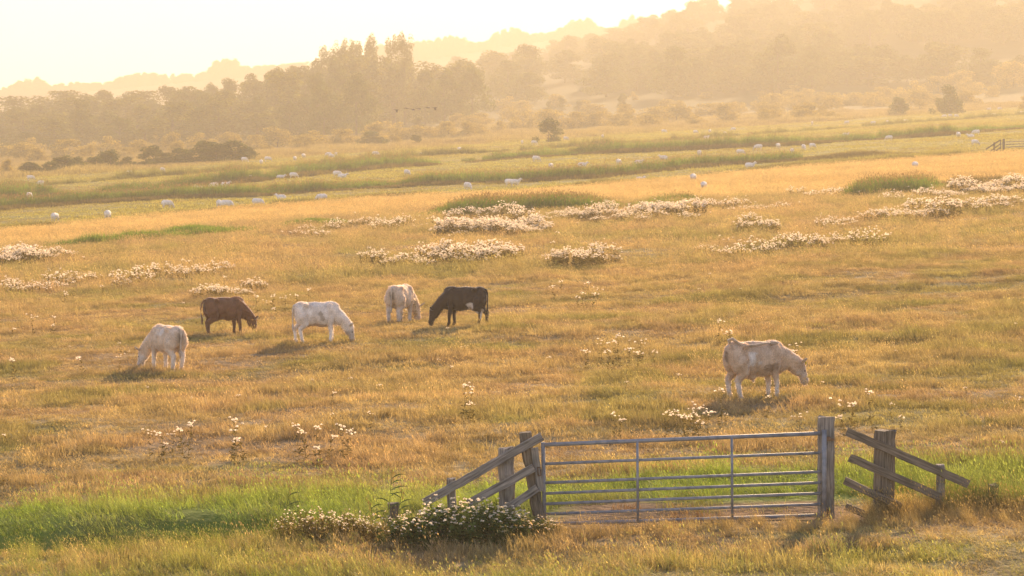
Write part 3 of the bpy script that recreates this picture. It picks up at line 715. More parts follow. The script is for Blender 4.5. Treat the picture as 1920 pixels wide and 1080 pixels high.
# single plants
for (pts, lb, gp) in [
    ([(310, 852), (325, 856), (345, 850), (352, 858), (300, 862), (280, 858)], 'single seeding thistle in the loose group above the bright grass strip', 'loose thistle group above the bright strip'),
    ([(432, 866), (445, 862), (458, 866), (440, 870)], 'single thistle in the small tight group above the bright strip', 'tight thistle group above the bright strip'),
    ([(575, 862), (590, 870), (615, 862), (643, 866), (650, 860), (560, 866), (604, 872)], 'single thistle in the spread group above the bright strip', 'spread thistle group above the bright strip'),
    ([(880, 800), (888, 808), (870, 806)], 'lone thistle pair on the open meadow behind the grey fence wing', 'lone thistles behind the grey fence wing'),
    ([(1160, 822), (1155, 826)], 'small thistle behind the gate beside the first upright', 'small thistles behind the gate'),
    ([(1248, 822), (1270, 826), (1285, 824), (1298, 822), (1305, 828), (1315, 822), (1325, 824), (1290, 832), (1310, 834), (1352, 802)], 'thistle in the bright cluster just behind the gate', 'bright thistles behind the gate'),
    ([(1100, 690), (1125, 684), (1140, 694), (1160, 688), (1180, 692), (1205, 686), (1228, 690), (1150, 700), (1195, 700)], 'thistle in the low patch on open meadow between the dark and tan cattle', 'thistles between the dark and tan cattle'),
    ([(1360, 652), (1366, 648), (1352, 650)], 'thistle standing just behind the tan cow with the raised tail', 'thistles behind the tan cow'),
    ([(1490, 690), (1494, 680)], 'thistle in front of the tan cow\'s lowered neck', 'thistles by the tan cow\'s neck'),
    ([(1085, 575), (1100, 568), (1112, 572), (1120, 566), (1050, 545), (1095, 580), (1040, 562)], 'tall thistle in the small stand near the dark cow\'s rump', 'thistle stand near the dark cow\'s rump'),
    ([(760, 605), (768, 602), (775, 606), (752, 608)], 'thistle at the muzzle of the cow seen from behind', 'thistles at the grazing cow\'s muzzle'),
    ([(1575, 818), (1592, 806), (1636, 806), (1585, 822), (1500, 828)], 'thistle behind the tall gate post', 'thistles behind the gate post'),
    ([(125, 565), (135, 560), (118, 572)], 'small dark thistle among the dry grass below the thin drift', 'small thistles below the thin drift'),
    ([(500, 590), (508, 584), (485, 596), (520, 598), (535, 590), (560, 580), (575, 585)], 'thistle between the brown cow and the white cow', 'thistles between the brown and white cows'),
    ([(20, 640), (60, 632), (95, 634), (105, 630)], 'pale thistle out on the meadow beyond the calves', 'thistles beyond the calves'),
    ([(158, 706), (225, 702), (30, 712)], 'solitary short thistle in the dry grass before the cream calf', 'short thistles before the cream calf')]:
    for (x, y) in pts:
        X, Y = px2w(x, y); thistle('plant', X, Y, lb, gp, random.uniform(.7, 1.05), 1.0, 'thistle')
for k in range(46):
    X, Y = px2w(random.uniform(0, 1920), random.uniform(520, 870)); thistle('plant', X, Y, 'stray short thistle scattered in the dry meadow grass', 'stray thistles in the meadow', random.uniform(.35, .6), 1.0, 'thistle')
# the leafy bank at the foot of the left fence wing
for (x, y, s, sz) in [(770, 1000, .85, 1.0), (805, 1004, 1.0, .95), (845, 1004, 1.1, 1.05), (890, 1002, 1.1, 1.0), (930, 998, 1.0, .9), (970, 994, .9, .8), (1005, 988, .7, .7), (860, 985, 1.0, 1.1), (910, 982, 1.0, 1.0), (820, 988, .9, 1.0)]:
    X = (x - 960) * 38.3 / FPX; Yb = 38.45 - (y - 985) * .025
    thistle('leafy', X, Yb, 'leafy green thistle bush with white heads under the grey fence wing', 'leafy thistle bank under the grey fence wing', s, sz * .85, 'thistle_bush')
for (x, Yb, s) in [(560, 39.4, .8), (590, 39.2, .9), (620, 39.3, .8), (650, 39.3, .7), (540, 39.6, .6), (715, 38.8, .6), (700, 39.1, .7)]:
    thistle('weed', (x - 960) * Yb / FPX, Yb, 'yellowing weed clump on the ditch bank beside the thistle bush', 'weeds on the ditch bank', s, 1.0, 'weed_clump')

# tall grass and reeds along the near ditch
def ditch_growth():
    P = []; S = []; I = []; C = []
    def add(x0, x1, y0, y1, n, k, s0, s1, col):
        X = RNG.uniform(x0, x1, n); Y = RNG.uniform(y0, y1, n); s = RNG.uniform(s0, s1, n)
        P.append(np.stack([X, Y, ground(X, Y) - .03], 1)); S.append(np.stack([s, s, s], 1)); I.append(RNG.choice(k, n)); C.append(np.asarray(col) * RNG.uniform(.7, 1.3, (n, 1)))
    add(-9.5, -1.2, 38.9, 39.7, 170, [0, 1, 2], .25, .5, (.28, .27, .07)); add(-9.8, -2.5, 39.7, 41.3, 300, [0, 1, 2], .22, .5, (.15, .21, .04))
    add(6.4, 10, 39.0, 40.6, 300, [0, 1, 2], .45, .85, (.2, .24, .06)); add(5.2, 7.5, 38.6, 39.4, 120, [0, 1, 2], .35, .6, (.3, .22, .09))
    add(-2.0, 10, 37.6, 38.7, 420, [0, 1, 2], .2, .4, (.37, .27, .12)); add(-2.5, 9, 35, 38.2, 260, [0, 1, 2], .18, .36, (.36, .28, .13)); add(-9.5, -2.5, 34.8, 39.4, 330, [0, 1, 2], .18, .38, (.24, .27, .06)); add(-9.5, -3, 35.5, 39.0, 120, [0, 1, 2], .25, .45, (.36, .29, .12))
    P = np.concatenate(P); n = len(P)
    scatter('ditch_grass', source_collection('tall_src', tall), P, zrot(n, .08, 1.0), np.concatenate(S), np.concatenate(I), np.concatenate(C))
ditch_growth()
def reed_stem(X, Y, h, lean, leaves, label):
    """one tall common reed: stem with drooping one-sided leaves and a plume"""
    z = float(ground(X, Y)); e = empty('reed', (X, Y, z - .03)); prop(e, label, 'reed')
    V = []; F = []
    for k in range(6):
        a, b = k / 6, (k + 1) / 6
        p = [(lean * u * u * h, 0, h * u) for u in (a, b)]; i = len(V); w0, w1 = .009 * (1 - .6 * a), .009 * (1 - .6 * b)
        V += [(p[0][0] - w0, 0, p[0][2]), (p[0][0] + w0, 0, p[0][2]), (p[1][0] + w1, 0, p[1][2]), (p[1][0] - w1, 0, p[1][2])]; F.append((i, i + 1, i + 2, i + 3))
        i = len(V); V += [(p[0][0], -w0, p[0][2]), (p[0][0], w0, p[0][2]), (p[1][0], w1, p[1][2]), (p[1][0], -w1, p[1][2])]; F.append((i, i + 1, i + 2, i + 3))
    link('stem', np_mesh('reed_stem', V, F), M['thistle_leaf'], e)
    for k in range(leaves):
        u = .45 + .5 * k / leaves; L = random.uniform(.16, .26); x = lean * u * u * h; zz = h * u; V = []; F = []
        sg = 1 if random.random() < .85 else -1
        for j in range(5):
            t = j / 4; w = .017 * math.sin(math.pi * min(1, .2 + .8 * t)) + .001
            V += [(x + sg * L * t, -w, zz + .16 * t - .10 * t * t), (x + sg * L * t, w, zz + .16 * t - .10 * t * t + w * .8)]
            if j: i = 2 * j; F.append((i - 2, i - 1, i + 1, i))
        link('leaf', np_mesh('reed_leaf', V, F), M['thistle_leaf'], e)
    v, f = heads(8, .02, .1, .25, .014, 77, 4, .1); link('plume', np_mesh('reed_plume_mesh', v, f), M['plume'], e, (lean * h, 0, h - .15))
for (x, Y, h, l, n, lb) in [(728, 38.9, 1.05, .06, 6, 'tallest reed with one-sided leaves beside the short stump'), (745, 39.1, .72, .1, 4, 'short leaning reed touching the short stump'), (535, 39.6, .85, .08, 3, 'thin reed rising from the weeds on the ditch bank'), (700, 39.3, .55, -.1, 3, 'short reed bent away from the short stump')]:
    reed_stem((x - 960) * Y / FPX, Y, h, l, n, lb)

# ------------------------------------------------------------------ gate and timber
def wood_mat(name, dark, light, seed):
    m, n, out = new_mat(name)
    tc = N(n, 'ShaderNodeTexCoord'); oi = N(n, 'ShaderNodeObjectInfo')
    mp = N(n, 'ShaderNodeMapping'); mp.inputs['Scale'].default_value = (26, 26, 1.4); n.links.new(tc.outputs['Object'], mp.inputs[0])
    ad = N(n, 'ShaderNodeVectorMath', operation='ADD'); n.links.new(mp.outputs[0], ad.inputs[0])
    rv = N(n, 'ShaderNodeVectorMath', operation='SCALE'); rv.inputs[0].default_value = (37, 11, 23); n.links.new(oi.outputs['Random'], rv.inputs['Scale']); n.links.new(rv.outputs[0], ad.inputs[1])
    g = N(n, 'ShaderNodeTexNoise'); g.inputs['Scale'].default_value = 1.6; g.inputs['Detail'].default_value = 6; n.links.new(ad.outputs[0], g.inputs['Vector'])
    b2 = N(n, 'ShaderNodeTexNoise'); b2.inputs['Scale'].default_value = 3.0; n.links.new(tc.outputs['Object'], b2.inputs['Vector'])
    c = ramp(n, g.outputs[0], [(.28, dark), (.5, [(a + b) / 2 for a, b in zip(dark, light)]), (.72, light)])
    c = mixc(n, 1.0, c, ramp(n, b2.outputs[0], [(.35, (.72, .74, .7)), (.65, (1.15, 1.1, 1.05))]), 'MULTIPLY')
    b = N(n, 'ShaderNodeBsdfPrincipled'); b.inputs['Roughness'].default_value = .85; b.inputs['Specular IOR Level'].default_value = .25; n.links.new(c, b.inputs['Base Color'])
    bp = N(n, 'ShaderNodeBump'); bp.inputs['Strength'].default_value = .7; bp.inputs['Distance'].default_value = .012; n.links.new(g.outputs[0], bp.inputs['Height']); n.links.new(bp.outputs[0], b.inputs['Normal'])
    n.links.new(b.outputs[0], out.inputs[0]); return m
M['wood_grey'] = wood_mat('weathered_grey_timber', (.085, .072, .062), (.37, .325, .275), 1)
M['wood_brown'] = wood_mat('weathered_brown_timber', (.06, .046, .034), (.27, .215, .155), 2)
def metal_mat(name, col, rough, metallic, rust):
    m, n, out = new_mat(name); tc = N(n, 'ShaderNodeTexCoord'); b = N(n, 'ShaderNodeBsdfPrincipled')
    a = N(n, 'ShaderNodeTexNoise'); a.inputs['Scale'].default_value = 9; a.inputs['Detail'].default_value = 5; n.links.new(tc.outputs['Object'], a.inputs['Vector'])
    n.links.new(ramp(n, a.outputs[0], [(.3, [v * .6 for v in col]), (.55, col), (.75, rust)]), b.inputs['Base Color'])
    b.inputs['Metallic'].default_value = metallic; b.inputs['Roughness'].default_value = rough
    n.links.new(b.outputs[0], out.inputs[0]); return m
M['galv'] = metal_mat('galvanised_steel', (.25, .255, .265), .62, .25, (.31, .29, .27))
M['rust'] = metal_mat('rusty_iron', (.2, .11, .06), .8, .3, (.3, .2, .12))

def tube(p, q, r, seg=12, cap=True):
    bm = bmesh.new(); ax = q - p
    bmesh.ops.create_cone(bm, cap_ends=cap, segments=seg, radius1=r, radius2=r, depth=ax.length, matrix=Matrix.Translation((p + q) / 2) @ ax.to_track_quat('Z', 'Y').to_matrix().to_4x4())
    for f in bm.faces: f.smooth = len(f.verts) == 4
    return bm
def timber(name, p, q, w, d, mat, parent, round_=False, seed=0, rough=.006, chip=.02):
    """a weathered post or board from p to q (its long axis is local Z): uneven edges, worn ends"""
    g = np.random.default_rng(seed); ax = q - p; L = ax.length
    nseg = max(4, int(L / .12)); prof = []
    if round_:
        for k in range(14):
            a = 2 * math.pi * k / 14; prof.append((math.cos(a) * w / 2, math.sin(a) * d / 2))
    else:
        c = min(w, d) * .14
        prof = [(w / 2 - c, d / 2), (-w / 2 + c, d / 2), (-w / 2, d / 2 - c), (-w / 2, -d / 2 + c), (-w / 2 + c, -d / 2), (w / 2 - c, -d / 2), (w / 2, -d / 2 + c), (w / 2, d / 2 - c)]
    m = len(prof); V = []; F = []
    wave = g.normal(0, rough, (nseg + 1, 2)); pr = g.normal(0, rough, m)
    for s in range(nseg + 1):
        z = L * s / nseg
        for k, (x, y) in enumerate(prof):
            e = 1 + pr[k] / max(w, d) * 2
            zz = z + (g.normal(0, chip * .5) if s == nseg else 0)
            V.append((x * e + wave[s, 0], y * e + wave[s, 1], zz))
    for s in range(nseg):
        for k in range(m):
            a = s * m + k; b = s * m + (k + 1) % m; F.append((a, b, b + m, a + m))
    F.append(tuple(range(m - 1, -1, -1)))
    ctr = len(V); V.append((wave[-1, 0], wave[-1, 1], L + (.012 if round_ else 0)))
    for k in range(m): F.append((nseg * m + k, nseg * m + (k + 1) % m, ctr))
    me = np_mesh(name, V, F); o = link(name, me, mat, parent)
    # local x stays in the picture-parallel plane of the fence
    zax = ax.normalized(); yax = Vector((0, 1, 0)); xax = yax.cross(zax).normalized(); yax = zax.cross(xax)
    mt = Matrix((xax, yax, zax)).transposed().to_4x4(); mt.translation = p - (parent.location if parent else Vector())
    o.matrix_local = mt; return o

GY = FPX / 128.0      # the gate line stands this far from the camera
def gp(x, y, dy=0.0): return px_at(x, y, GY + dy)
def build_gate():
    base = gp(1280, 975); e = empty('field_gate', base); prop(e, 'galvanised steel field gate of seven bars hung between timber posts', 'gate')
    def bar(name, p, q, r):
        bm = tube(p - base, q - base, r); return from_bm(name, bm, M['galv'], e)
    L = [(1018, 834), (1018, 870), (1018, 905.5), (1018, 925.5), (1018, 945), (1018, 964), (1018, 983)]
    Rr = [(1538, 812.5), (1538, 849), (1538, 884.5), (1538, 905), (1538, 925), (1538, 945.5), (1538, 966)]
    for k, (a, b) in enumerate(zip(L, Rr)): bar('rail', gp(*a), gp(*b), .030 if k in (0,) else .0215 if k < 6 else .026)
    bar('stile', gp(1018, 829), gp(1021, 986), .03); bar('stile', gp(1545.5, 806), gp(1545.5, 968), .036)
    for (xa, ya, yb) in [(1195, 827, 977), (1372, 820, 972)]: bar('brace', gp(xa, ya, -.03), gp(xa + 1, yb, -.03), .019)
    for (y) in (822, 958):
        bm = bmesh.new(); bmesh.ops.create_cube(bm, size=1, matrix=Matrix.Translation(gp(1551, y, .02) - base) @ Matrix.Diagonal((.10, .05, .05, 1))); from_bm('hinge', bm, M['rust'], e)
build_gate()
def build_gatepost():
    p = gp(1549, 992, .16); q = gp(1548, 781, .16); e = empty('gate_post', p); prop(e, 'tall weathered grey timber post carrying the hinges of the steel gate', 'post')
    timber('post', p, q, .235, .22, M['wood_grey'], e, False, 3, .005)
    bm = bmesh.new(); bmesh.ops.create_cube(bm, size=1, matrix=Matrix.Translation(gp(1556, 824, .03) - p) @ Matrix.Diagonal((.12, .03, .035, 1))); from_bm('hinge_band', bm, M['rust'], e)
build_gatepost()
def wing(name, label, posts, rails, loc):
    e = empty(name, loc); prop(e, label, 'fence')
    for k, (pa, pb, w, d, mat, rd, dy) in enumerate(posts): timber('post', gp(*pb, dy), gp(*pa, dy), w, d, M[mat], e, rd, 40 + k + len(label))
    for k, (pa, pb, w, mat, dy) in enumerate(rails): timber('rail', gp(*pb, dy), gp(*pa, dy), w, .045, M[mat], e, False, 70 + k + len(label), .003, .008)
    return e
lw = wing('fence_wing', 'grey timber fence wing sloping down from the latch side of the gate',
    [((949, 840), (953, 985), .235, .21, 'wood_grey', True, .0), ((985, 811), (1014, 990), .18, .17, 'wood_brown', False, .02), ((845, 897), (847, 975), .125, .11, 'wood_grey', False, .02)],
    [((1016, 818), (795, 943), .122, 'wood_grey', -.16), ((1001, 877), (878, 945), .125, 'wood_grey', -.16), ((1008, 915), (945, 958), .115, 'wood_grey', -.15)], gp(950, 975))
timber('latch_board', gp(1014, 921, -.10), gp(1002, 840, -.10), .10, .05, M['wood_grey'], lw, False, 91)
def latch():
    o = None; bm = bmesh.new(); base = gp(950, 975)
    pts = [gp(1008, 876, -.15), gp(1013, 876, -.15), gp(1014, 892, -.15), gp(1009, 892, -.15)]
    for a, b in zip(pts, pts[1:] + pts[:1]):
        t = tube(a - base, b - base, .007, 6); me = bpy.data.meshes.new('x'); t.to_mesh(me); t.free(); bm.from_mesh(me); bpy.data.meshes.remove(me)
    from_bm('latch', bm, M['rust'], lw)
latch()
wing('fence_wing', 'dark brown broken fence wing with four slanting boards past the hinge post',
    [((1660, 807), (1657, 985), .32, .28, 'wood_brown', True, .0), ((1765, 871), (1763, 965), .125, .10, 'wood_grey', False, .05)],
    [((1588, 809), (1816, 908), .120, 'wood_brown', -.19), ((1593, 858), (1764, 932), .118, 'wood_brown', -.19), ((1583, 901), (1690, 950), .110, 'wood_brown', -.19), ((1585, 950), (1632, 968), .105, 'wood_brown', -.12)], gp(1660, 970))
for (x0, yt, yb, w, lb) in [(738, 943, 985, .16, 'short dark stump end of the old fence beside the reed'), (1861, 908, 940, .15, 'low stump post half lost in grass beyond the broken fence wing')]:
    p = gp(x0, yb + 10, .25); e = empty('stump_post', p); prop(e, lb, 'post'); timber('post', p, gp(x0, yt, .25), w, .13, M['wood_brown'], e, False, x0)
# gateway in the far pasture corner
def far_gateway():
    X, Y = px2w(1884, 285); z = float(ground(X, Y)); k = Y / FPX
    def w(x, y): return Vector(((x - 960) * k, Y, EYE - (y - HOR) * k))
    p = Vector((X, Y, z)); e = empty('gateway_fence', p); prop(e, 'far timber gateway with slanting wing rails beside the golden field', 'fence')
    for s, (a, b, wd) in enumerate([((1882, 260), (1882, 288), .28), ((1876, 262), (1876, 286), .12), ((1864, 267), (1864, 287), .2)]): timber('post', w(*b), w(*a), wd, .2, M['wood_brown'], e, False, 300 + s)
    for s, (a, b) in enumerate([((1876, 262), (1848, 280)), ((1876, 269), (1856, 284)), ((1876, 276), (1862, 286))]): timber('rail', w(*b) + Vector((0, -.15, 0)), w(*a) + Vector((0, -.15, 0)), .14, .06, M['wood_brown'], e, False, 320 + s)
    for y in (266, 271, 276): timber('gate_rail', w(1886, y), w(1950, y - 3), .09, .05, M['wood_grey'], e, False, 340 + y)
far_gateway()

# ------------------------------------------------------------------ animals: soft volumes fused into one skin
def capsule(bm, p, q, r0, r1, flat=1.0):
    p = Vector(p); q = Vector(q); ax = q - p
    mt = Matrix.Translation((p + q) / 2) @ ax.to_track_quat('Z', 'Y').to_matrix().to_4x4()
    bmesh.ops.create_cone(bm, cap_ends=True, segments=18, radius1=r0, radius2=r1, depth=ax.length, matrix=mt)
    for c, r in ((p, r0), (q, r1)): bmesh.ops.create_icosphere(bm, subdivisions=2, radius=r, matrix=Matrix.Translation(c))
def ell(bm, c, r, rot=(0, 0, 0)):
    mt = Matrix.Translation(c) @ Euler(rot).to_matrix().to_4x4() @ Matrix.Diagonal((*r, 1)); bmesh.ops.create_icosphere(bm, subdivisions=3, radius=1, matrix=mt)
def fuse(name, bm, voxel, smooth_it, colour, noise=.0, nscale=8.0, decim=None):
    me = bpy.data.meshes.new(name + '_raw'); bm.to_mesh(me); bm.free()
    o = bpy.data.objects.new(name + '_raw', me); COL.objects.link(o)
    r = o.modifiers.new('r', 'REMESH'); r.mode = 'VOXEL'; r.voxel_size = voxel; r.adaptivity = 0
    s = o.modifiers.new('s', 'SMOOTH'); s.factor = .6; s.iterations = smooth_it
    if decim: d = o.modifiers.new('d', 'DECIMATE'); d.ratio = decim
    dg = bpy.context.evaluated_depsgraph_get(); out = bpy.data.meshes.new_from_object(o.evaluated_get(dg))
    bpy.data.objects.remove(o); bpy.data.meshes.remove(me); out.name = name
    n = len(out.vertices); co = np.empty(n * 3, np.float32); out.vertices.foreach_get('co', co); co = co.reshape(-1, 3)
    if noise:
        nr = np.empty(n * 3, np.float32); out.vertices.foreach_get('normal', nr); nr = nr.reshape(-1, 3)
        d = fbm(co[:, 0] * nscale + co[:, 2] * 3.1, co[:, 2] * nscale + co[:, 1] * 5.3, 7, 3) - .5
        co = co + nr * (d * noise)[:, None]; out.vertices.foreach_set('co', co.astype(np.float32).ravel())
    c = np.ones((n, 4), np.float32); c[:, :3] = colour(co)
    out.color_attributes.new('col', 'FLOAT_COLOR', 'POINT').data.foreach_set('color', c.ravel())
    out.polygons.foreach_set('use_smooth', [True] * len(out.polygons)); out.update(); return out
def coat_mat(name, sheen, bump, scale):
    m, n, out = new_mat(name); a = N(n, 'ShaderNodeAttribute', attribute_type='GEOMETRY', attribute_name='col')
    tc = N(n, 'ShaderNodeTexCoord'); z = N(n, 'ShaderNodeTexNoise'); z.inputs['Scale'].default_value = scale; z.inputs['Detail'].default_value = 6; n.links.new(tc.outputs['Object'], z.inputs['Vector'])
    z2 = N(n, 'ShaderNodeTexNoise'); z2.inputs['Scale'].default_value = 4.5; z2.inputs['Detail'].default_value = 3; n.links.new(tc.outputs['Object'], z2.inputs['Vector'])
    c = mixc(n, 1.0, a.outputs['Color'], ramp(n, z.outputs[0], [(.3, (.8, .78, .76)), (.7, (1.15, 1.15, 1.15))]), 'MULTIPLY')
    c = mixc(n, 1.0, c, ramp(n, z2.outputs[0], [(.35, (.82, .78, .74)), (.65, (1.12, 1.12, 1.12))]), 'MULTIPLY')
    b = N(n, 'ShaderNodeBsdfPrincipled'); b.inputs['Roughness'].default_value = .75; b.inputs['Specular IOR Level'].default_value = .3
    b.inputs['Sheen Weight'].default_value = sheen; b.inputs['Sheen Roughness'].default_value = .35; b.inputs['Sheen Tint'].default_value = (1, .95, .88, 1)
    n.links.new(c, b.inputs['Base Color'])
    bp = N(n, 'ShaderNodeBump'); bp.inputs['Strength'].default_value = bump; bp.inputs['Distance'].default_value = .02; n.links.new(z.outputs[0], bp.inputs['Height']); n.links.new(bp.outputs[0], b.inputs['Normal'])
    n.links.new(b.outputs[0], out.inputs[0]); return m
M['coat'] = coat_mat('cattle_coat', .7, .35, 28); M['fleece'] = coat_mat('sheep_fleece', .6, .9, 18)
def plain(name, col, rough=.6):
    m, n, out = new_mat(name); b = N(n, 'ShaderNodeBsdfPrincipled'); b.inputs['Base Color'].default_value = (*col, 1); b.inputs['Roughness'].default_value = rough; n.links.new(b.outputs[0], out.inputs[0]); return m
M['hair'] = leafy('coat_hair', .6, 'col', 'GEOMETRY', var=.15, scale=9, tcol=(1.75, 1.65, 1.5))
M['eye'] = plain('eye', (.01, .008, .006), .2); M['hoof'] = plain('hoof', (.05, .04, .03), .7); M['tag'] = plain('yellow_ear_tag', (.6, .42, .03), .5)

def path_tube(pts, radii, seg=8):
    bm = bmesh.new(); pts = [Vector(p) for p in pts]; rings = []
    for i, p in enumerate(pts):
        t = (pts[min(i + 1, len(pts) - 1)] - pts[max(i - 1, 0)]).normalized(); q = t.to_track_quat('Z', 'Y').to_matrix()
        rings.append([bm.verts.new(p + q @ Vector((math.cos(6.2832 * k / seg), math.sin(6.2832 * k / seg), 0)) * radii[i]) for k in range(seg)])
    for a, b in zip(rings, rings[1:]):
        for k in range(seg): bm.faces.new((a[k], a[(k + 1) % seg], b[(k + 1) % seg], b[k]))
    bm.faces.new(rings[0][::-1]); bm.faces.new(rings[-1]); return bm

def build_cow(name, label, X, Y, yaw, h, coat, legs=(0, 0, 0, 0), graze=1.0, neck_yaw=0.0, tail='down', tag=False, long=1.0, under=False):
    """coat(co) gives the colours; graze 1 = muzzle in the grass, 0.5 = lowered; legs = fore-aft steps FL FR HL HR"""
    bm = bmesh.new()
    ell(bm, (-.50, 0, .875), (.34, .255, .285)); ell(bm, (-.62, 0, .93), (.22, .22, .22)); ell(bm, (-.22, 0, .815), (.46, .285, .335)); ell(bm, (.12, 0, .795), (.46, .28, .35)); ell(bm, (.40, 0, .83), (.30, .235, .325))
    ell(bm, (.38, 0, 1.02), (.30, .13, .15)); ell(bm, (-.15, 0, 1.06), (.6, .13, .10)); ell(bm, (-.58, 0, 1.07), (.2, .15, .10)); ell(bm, (.55, 0, .68), (.16, .16, .2))
    for s in (-1, 1): ell(bm, (-.45, s * .185, 1.075), (.10, .065, .065)); ell(bm, (-.74, s * .10, 1.02), (.06, .05, .06)); ell(bm, (.36, s * .16, .86), (.17, .10, .26)); ell(bm, (-.58, s * .15, .80), (.23, .13, .28))
    f = legs
    for s, df, dh in ((1, f[0], f[2]), (-1, f[1], f[3])):
        y = s * .155
        capsule(bm, (.38, y, .72), (.36 + df * .35, y, .53), .125, .088); capsule(bm, (.36 + df * .35, y, .53), (.40 + df * .75, y * .98, .33), .088, .064)
        capsule(bm, (.40 + df * .75, y * .98, .33), (.395 + df, y * .98, .10), .060, .050); capsule(bm, (.395 + df, y * .98, .10), (.43 + df, y * .98, .04), .05, .052)
        capsule(bm, (-.56, y, .76), (-.50 + dh * .35, s * .175, .58), .19, .13); capsule(bm, (-.50 + dh * .35, s * .175, .58), (-.70 + dh * .75, y, .40), .115, .068)
        capsule(bm, (-.70 + dh * .75, y, .40), (-.655 + dh, y, .11), .064, .050); capsule(bm, (-.655 + dh, y, .11), (-.62 + dh, y, .04), .05, .052)
    if under: ell(bm, (-.18, 0, .50), (.22, .10, .10)); capsule(bm, (-.16, 0, .46), (-.10, 0, .36), .06, .03)
    else: ell(bm, (-.38, 0, .54), (.14, .11, .09))
    cyw, syw = math.cos(neck_yaw), math.sin(neck_yaw)
    def nk(x, z, y=0.0): d = (x - .45) * 1.12; return (.45 + d * cyw - y * syw, d * syw + y * cyw, z)
    if graze > .75:
        n1, n2, hd, mz = (.72, .70), (.89, .53), (.975, .43), (1.03, .10)
    else:
        n1, n2, hd, mz = (.74, .815), (.93, .72), (1.03, .655), (1.14, .33)
    capsule(bm, nk(.44, .885), nk(*n1), .24, .175, 1); capsule(bm, nk(.56, .68), nk(n1[0] + .02, n1[1] - .10), .17, .13); capsule(bm, nk(n1[0] + .02, n1[1] - .10), nk(hd[0] - .07, hd[1] - .12), .125, .10); capsule(bm, nk(*n1), nk(*n2), .17, .135)
    capsule(bm, nk(*n2), nk(*hd), .14, .125); mx = (hd[0] + mz[0]) / 2, (hd[1] + mz[1]) / 2
    capsule(bm, nk(*hd), nk(*mx), .122, .098); capsule(bm, nk(*mx), nk(*mz), .100, .092); ell(bm, nk(mz[0], mz[1] + .02), (.095, .105, .075))
    dv = Vector((mz[0] - hd[0], 0, mz[1] - hd[1])).normalized(); pv = Vector((dv.z, 0, -dv.x)) * (-1 if dv.z > 0 else 1)   # towards the throat
    thr = Vector((-dv.z * -1, 0, dv.x)); back = Vector((dv.z, 0, -dv.x))
    jaw = (mx[0] + back.x * .05, mx[1] + back.z * .05); capsule(bm, nk(hd[0] + back.x * .07, hd[1] + back.z * .07), nk(*jaw), .085, .07)
    body = fuse(name + '_body', bm, .02, 4, lambda c: coat(c, nk, hd, mz), .018, 5.0, .5)
    k = h / 1.17
    e = empty('cow', (X, Y, float(ground(X, Y)) - .01), yaw); e.scale = (k * long * .85, k, k); prop(e, label, 'cow', None)
    bo = link('body', body, M['coat'], e)
    # a short soft coat standing off the skin
    nv = len(body.vertices); co = np.empty(nv * 3, np.float32); nr = co.copy(); body.vertices.foreach_get('co', co); body.vertices.foreach_get('normal', nr); co = co.reshape(-1, 3); nr = nr.reshape(-1, 3)
    pick = RNG.integers(0, nv, 12000); P = co[pick] + RNG.normal(0, .008, (12000, 3)); D = nr[pick] + RNG.normal(0, .45, (12000, 3)) + np.array([-.5, 0, -.25]); D /= np.linalg.norm(D, axis=1)[:, None]
    S = np.cross(D, RNG.normal(size=(12000, 3))); S /= np.linalg.norm(S, axis=1)[:, None]; S *= .006
    T = P + D * RNG.uniform(.013, .026, (12000, 1)); P = P - nr[pick] * .004
    hm = np_mesh('coat_hair', np.stack([P - S, P + S, T], 1).reshape(-1, 3), np.arange(36000).reshape(-1, 3), np.repeat(coat(co[pick], nk, hd, mz), 3, 0))
    ho = link('hair', hm, M['hair'], e); ho['kind'] = 'stuff'
    def colmesh(nm, bm_, at):
        me = bpy.data.meshes.new(nm); bm_.to_mesh(me); bm_.free(); n = len(me.vertices); c = np.ones((n, 4), np.float32); c[:, :3] = at
        me.color_attributes.new('col', 'FLOAT_COLOR', 'POINT').data.foreach_set('color', c.ravel()); me.polygons.foreach_set('use_smooth', [True] * len(me.polygons)); return link(nm, me, M['coat'], e)
    hc = coat(np.array([nk(hd[0], hd[1])]), nk, hd, mz)[0]; rc = coat(np.array([(-.8, 0.0, 1.0)]), nk, hd, mz)[0]
    for s in (-1, 1):
        b = bmesh.new(); ed = Vector((-dv.x * .5 - back.x * .35, 0, -dv.z * .5 - back.z * .35)); p0 = Vector(nk(hd[0] - dv.x * .03, hd[1] - dv.z * .03, s * .10)); lat = Vector((-math.sin(neck_yaw), math.cos(neck_yaw), 0)) * s
        ed = (Vector((ed.x * cyw, ed.x * syw, ed.z)) + lat * .75).normalized(); p = p0 + ed * .10
        bmesh.ops.create_icosphere(b, subdivisions=2, radius=1, matrix=Matrix.Translation(p) @ ed.to_track_quat('Y', 'Z').to_matrix().to_4x4() @ Matrix.Diagonal((.065, .115, .022, 1)))
        ear = colmesh('ear', b, hc * .85)
        if tag and s == -1:
            b = bmesh.new(); bmesh.ops.create_cube(b, size=1, matrix=Matrix.Translation(p + Vector((.03, -.03, -.04))) @ Matrix.Diagonal((.012, .05, .06, 1))); from_bm('ear_tag', b, M['tag'], ear)
        b = bmesh.new(); q = Vector(nk(hd[0] * .62 + mz[0] * .38 - back.x * .03, hd[1] * .62 + mz[1] * .38 - back.z * .03, s * .088)); bmesh.ops.create_icosphere(b, subdivisions=2, radius=.022, matrix=Matrix.Translation(q)); from_bm('eye', b, M['eye'], e)
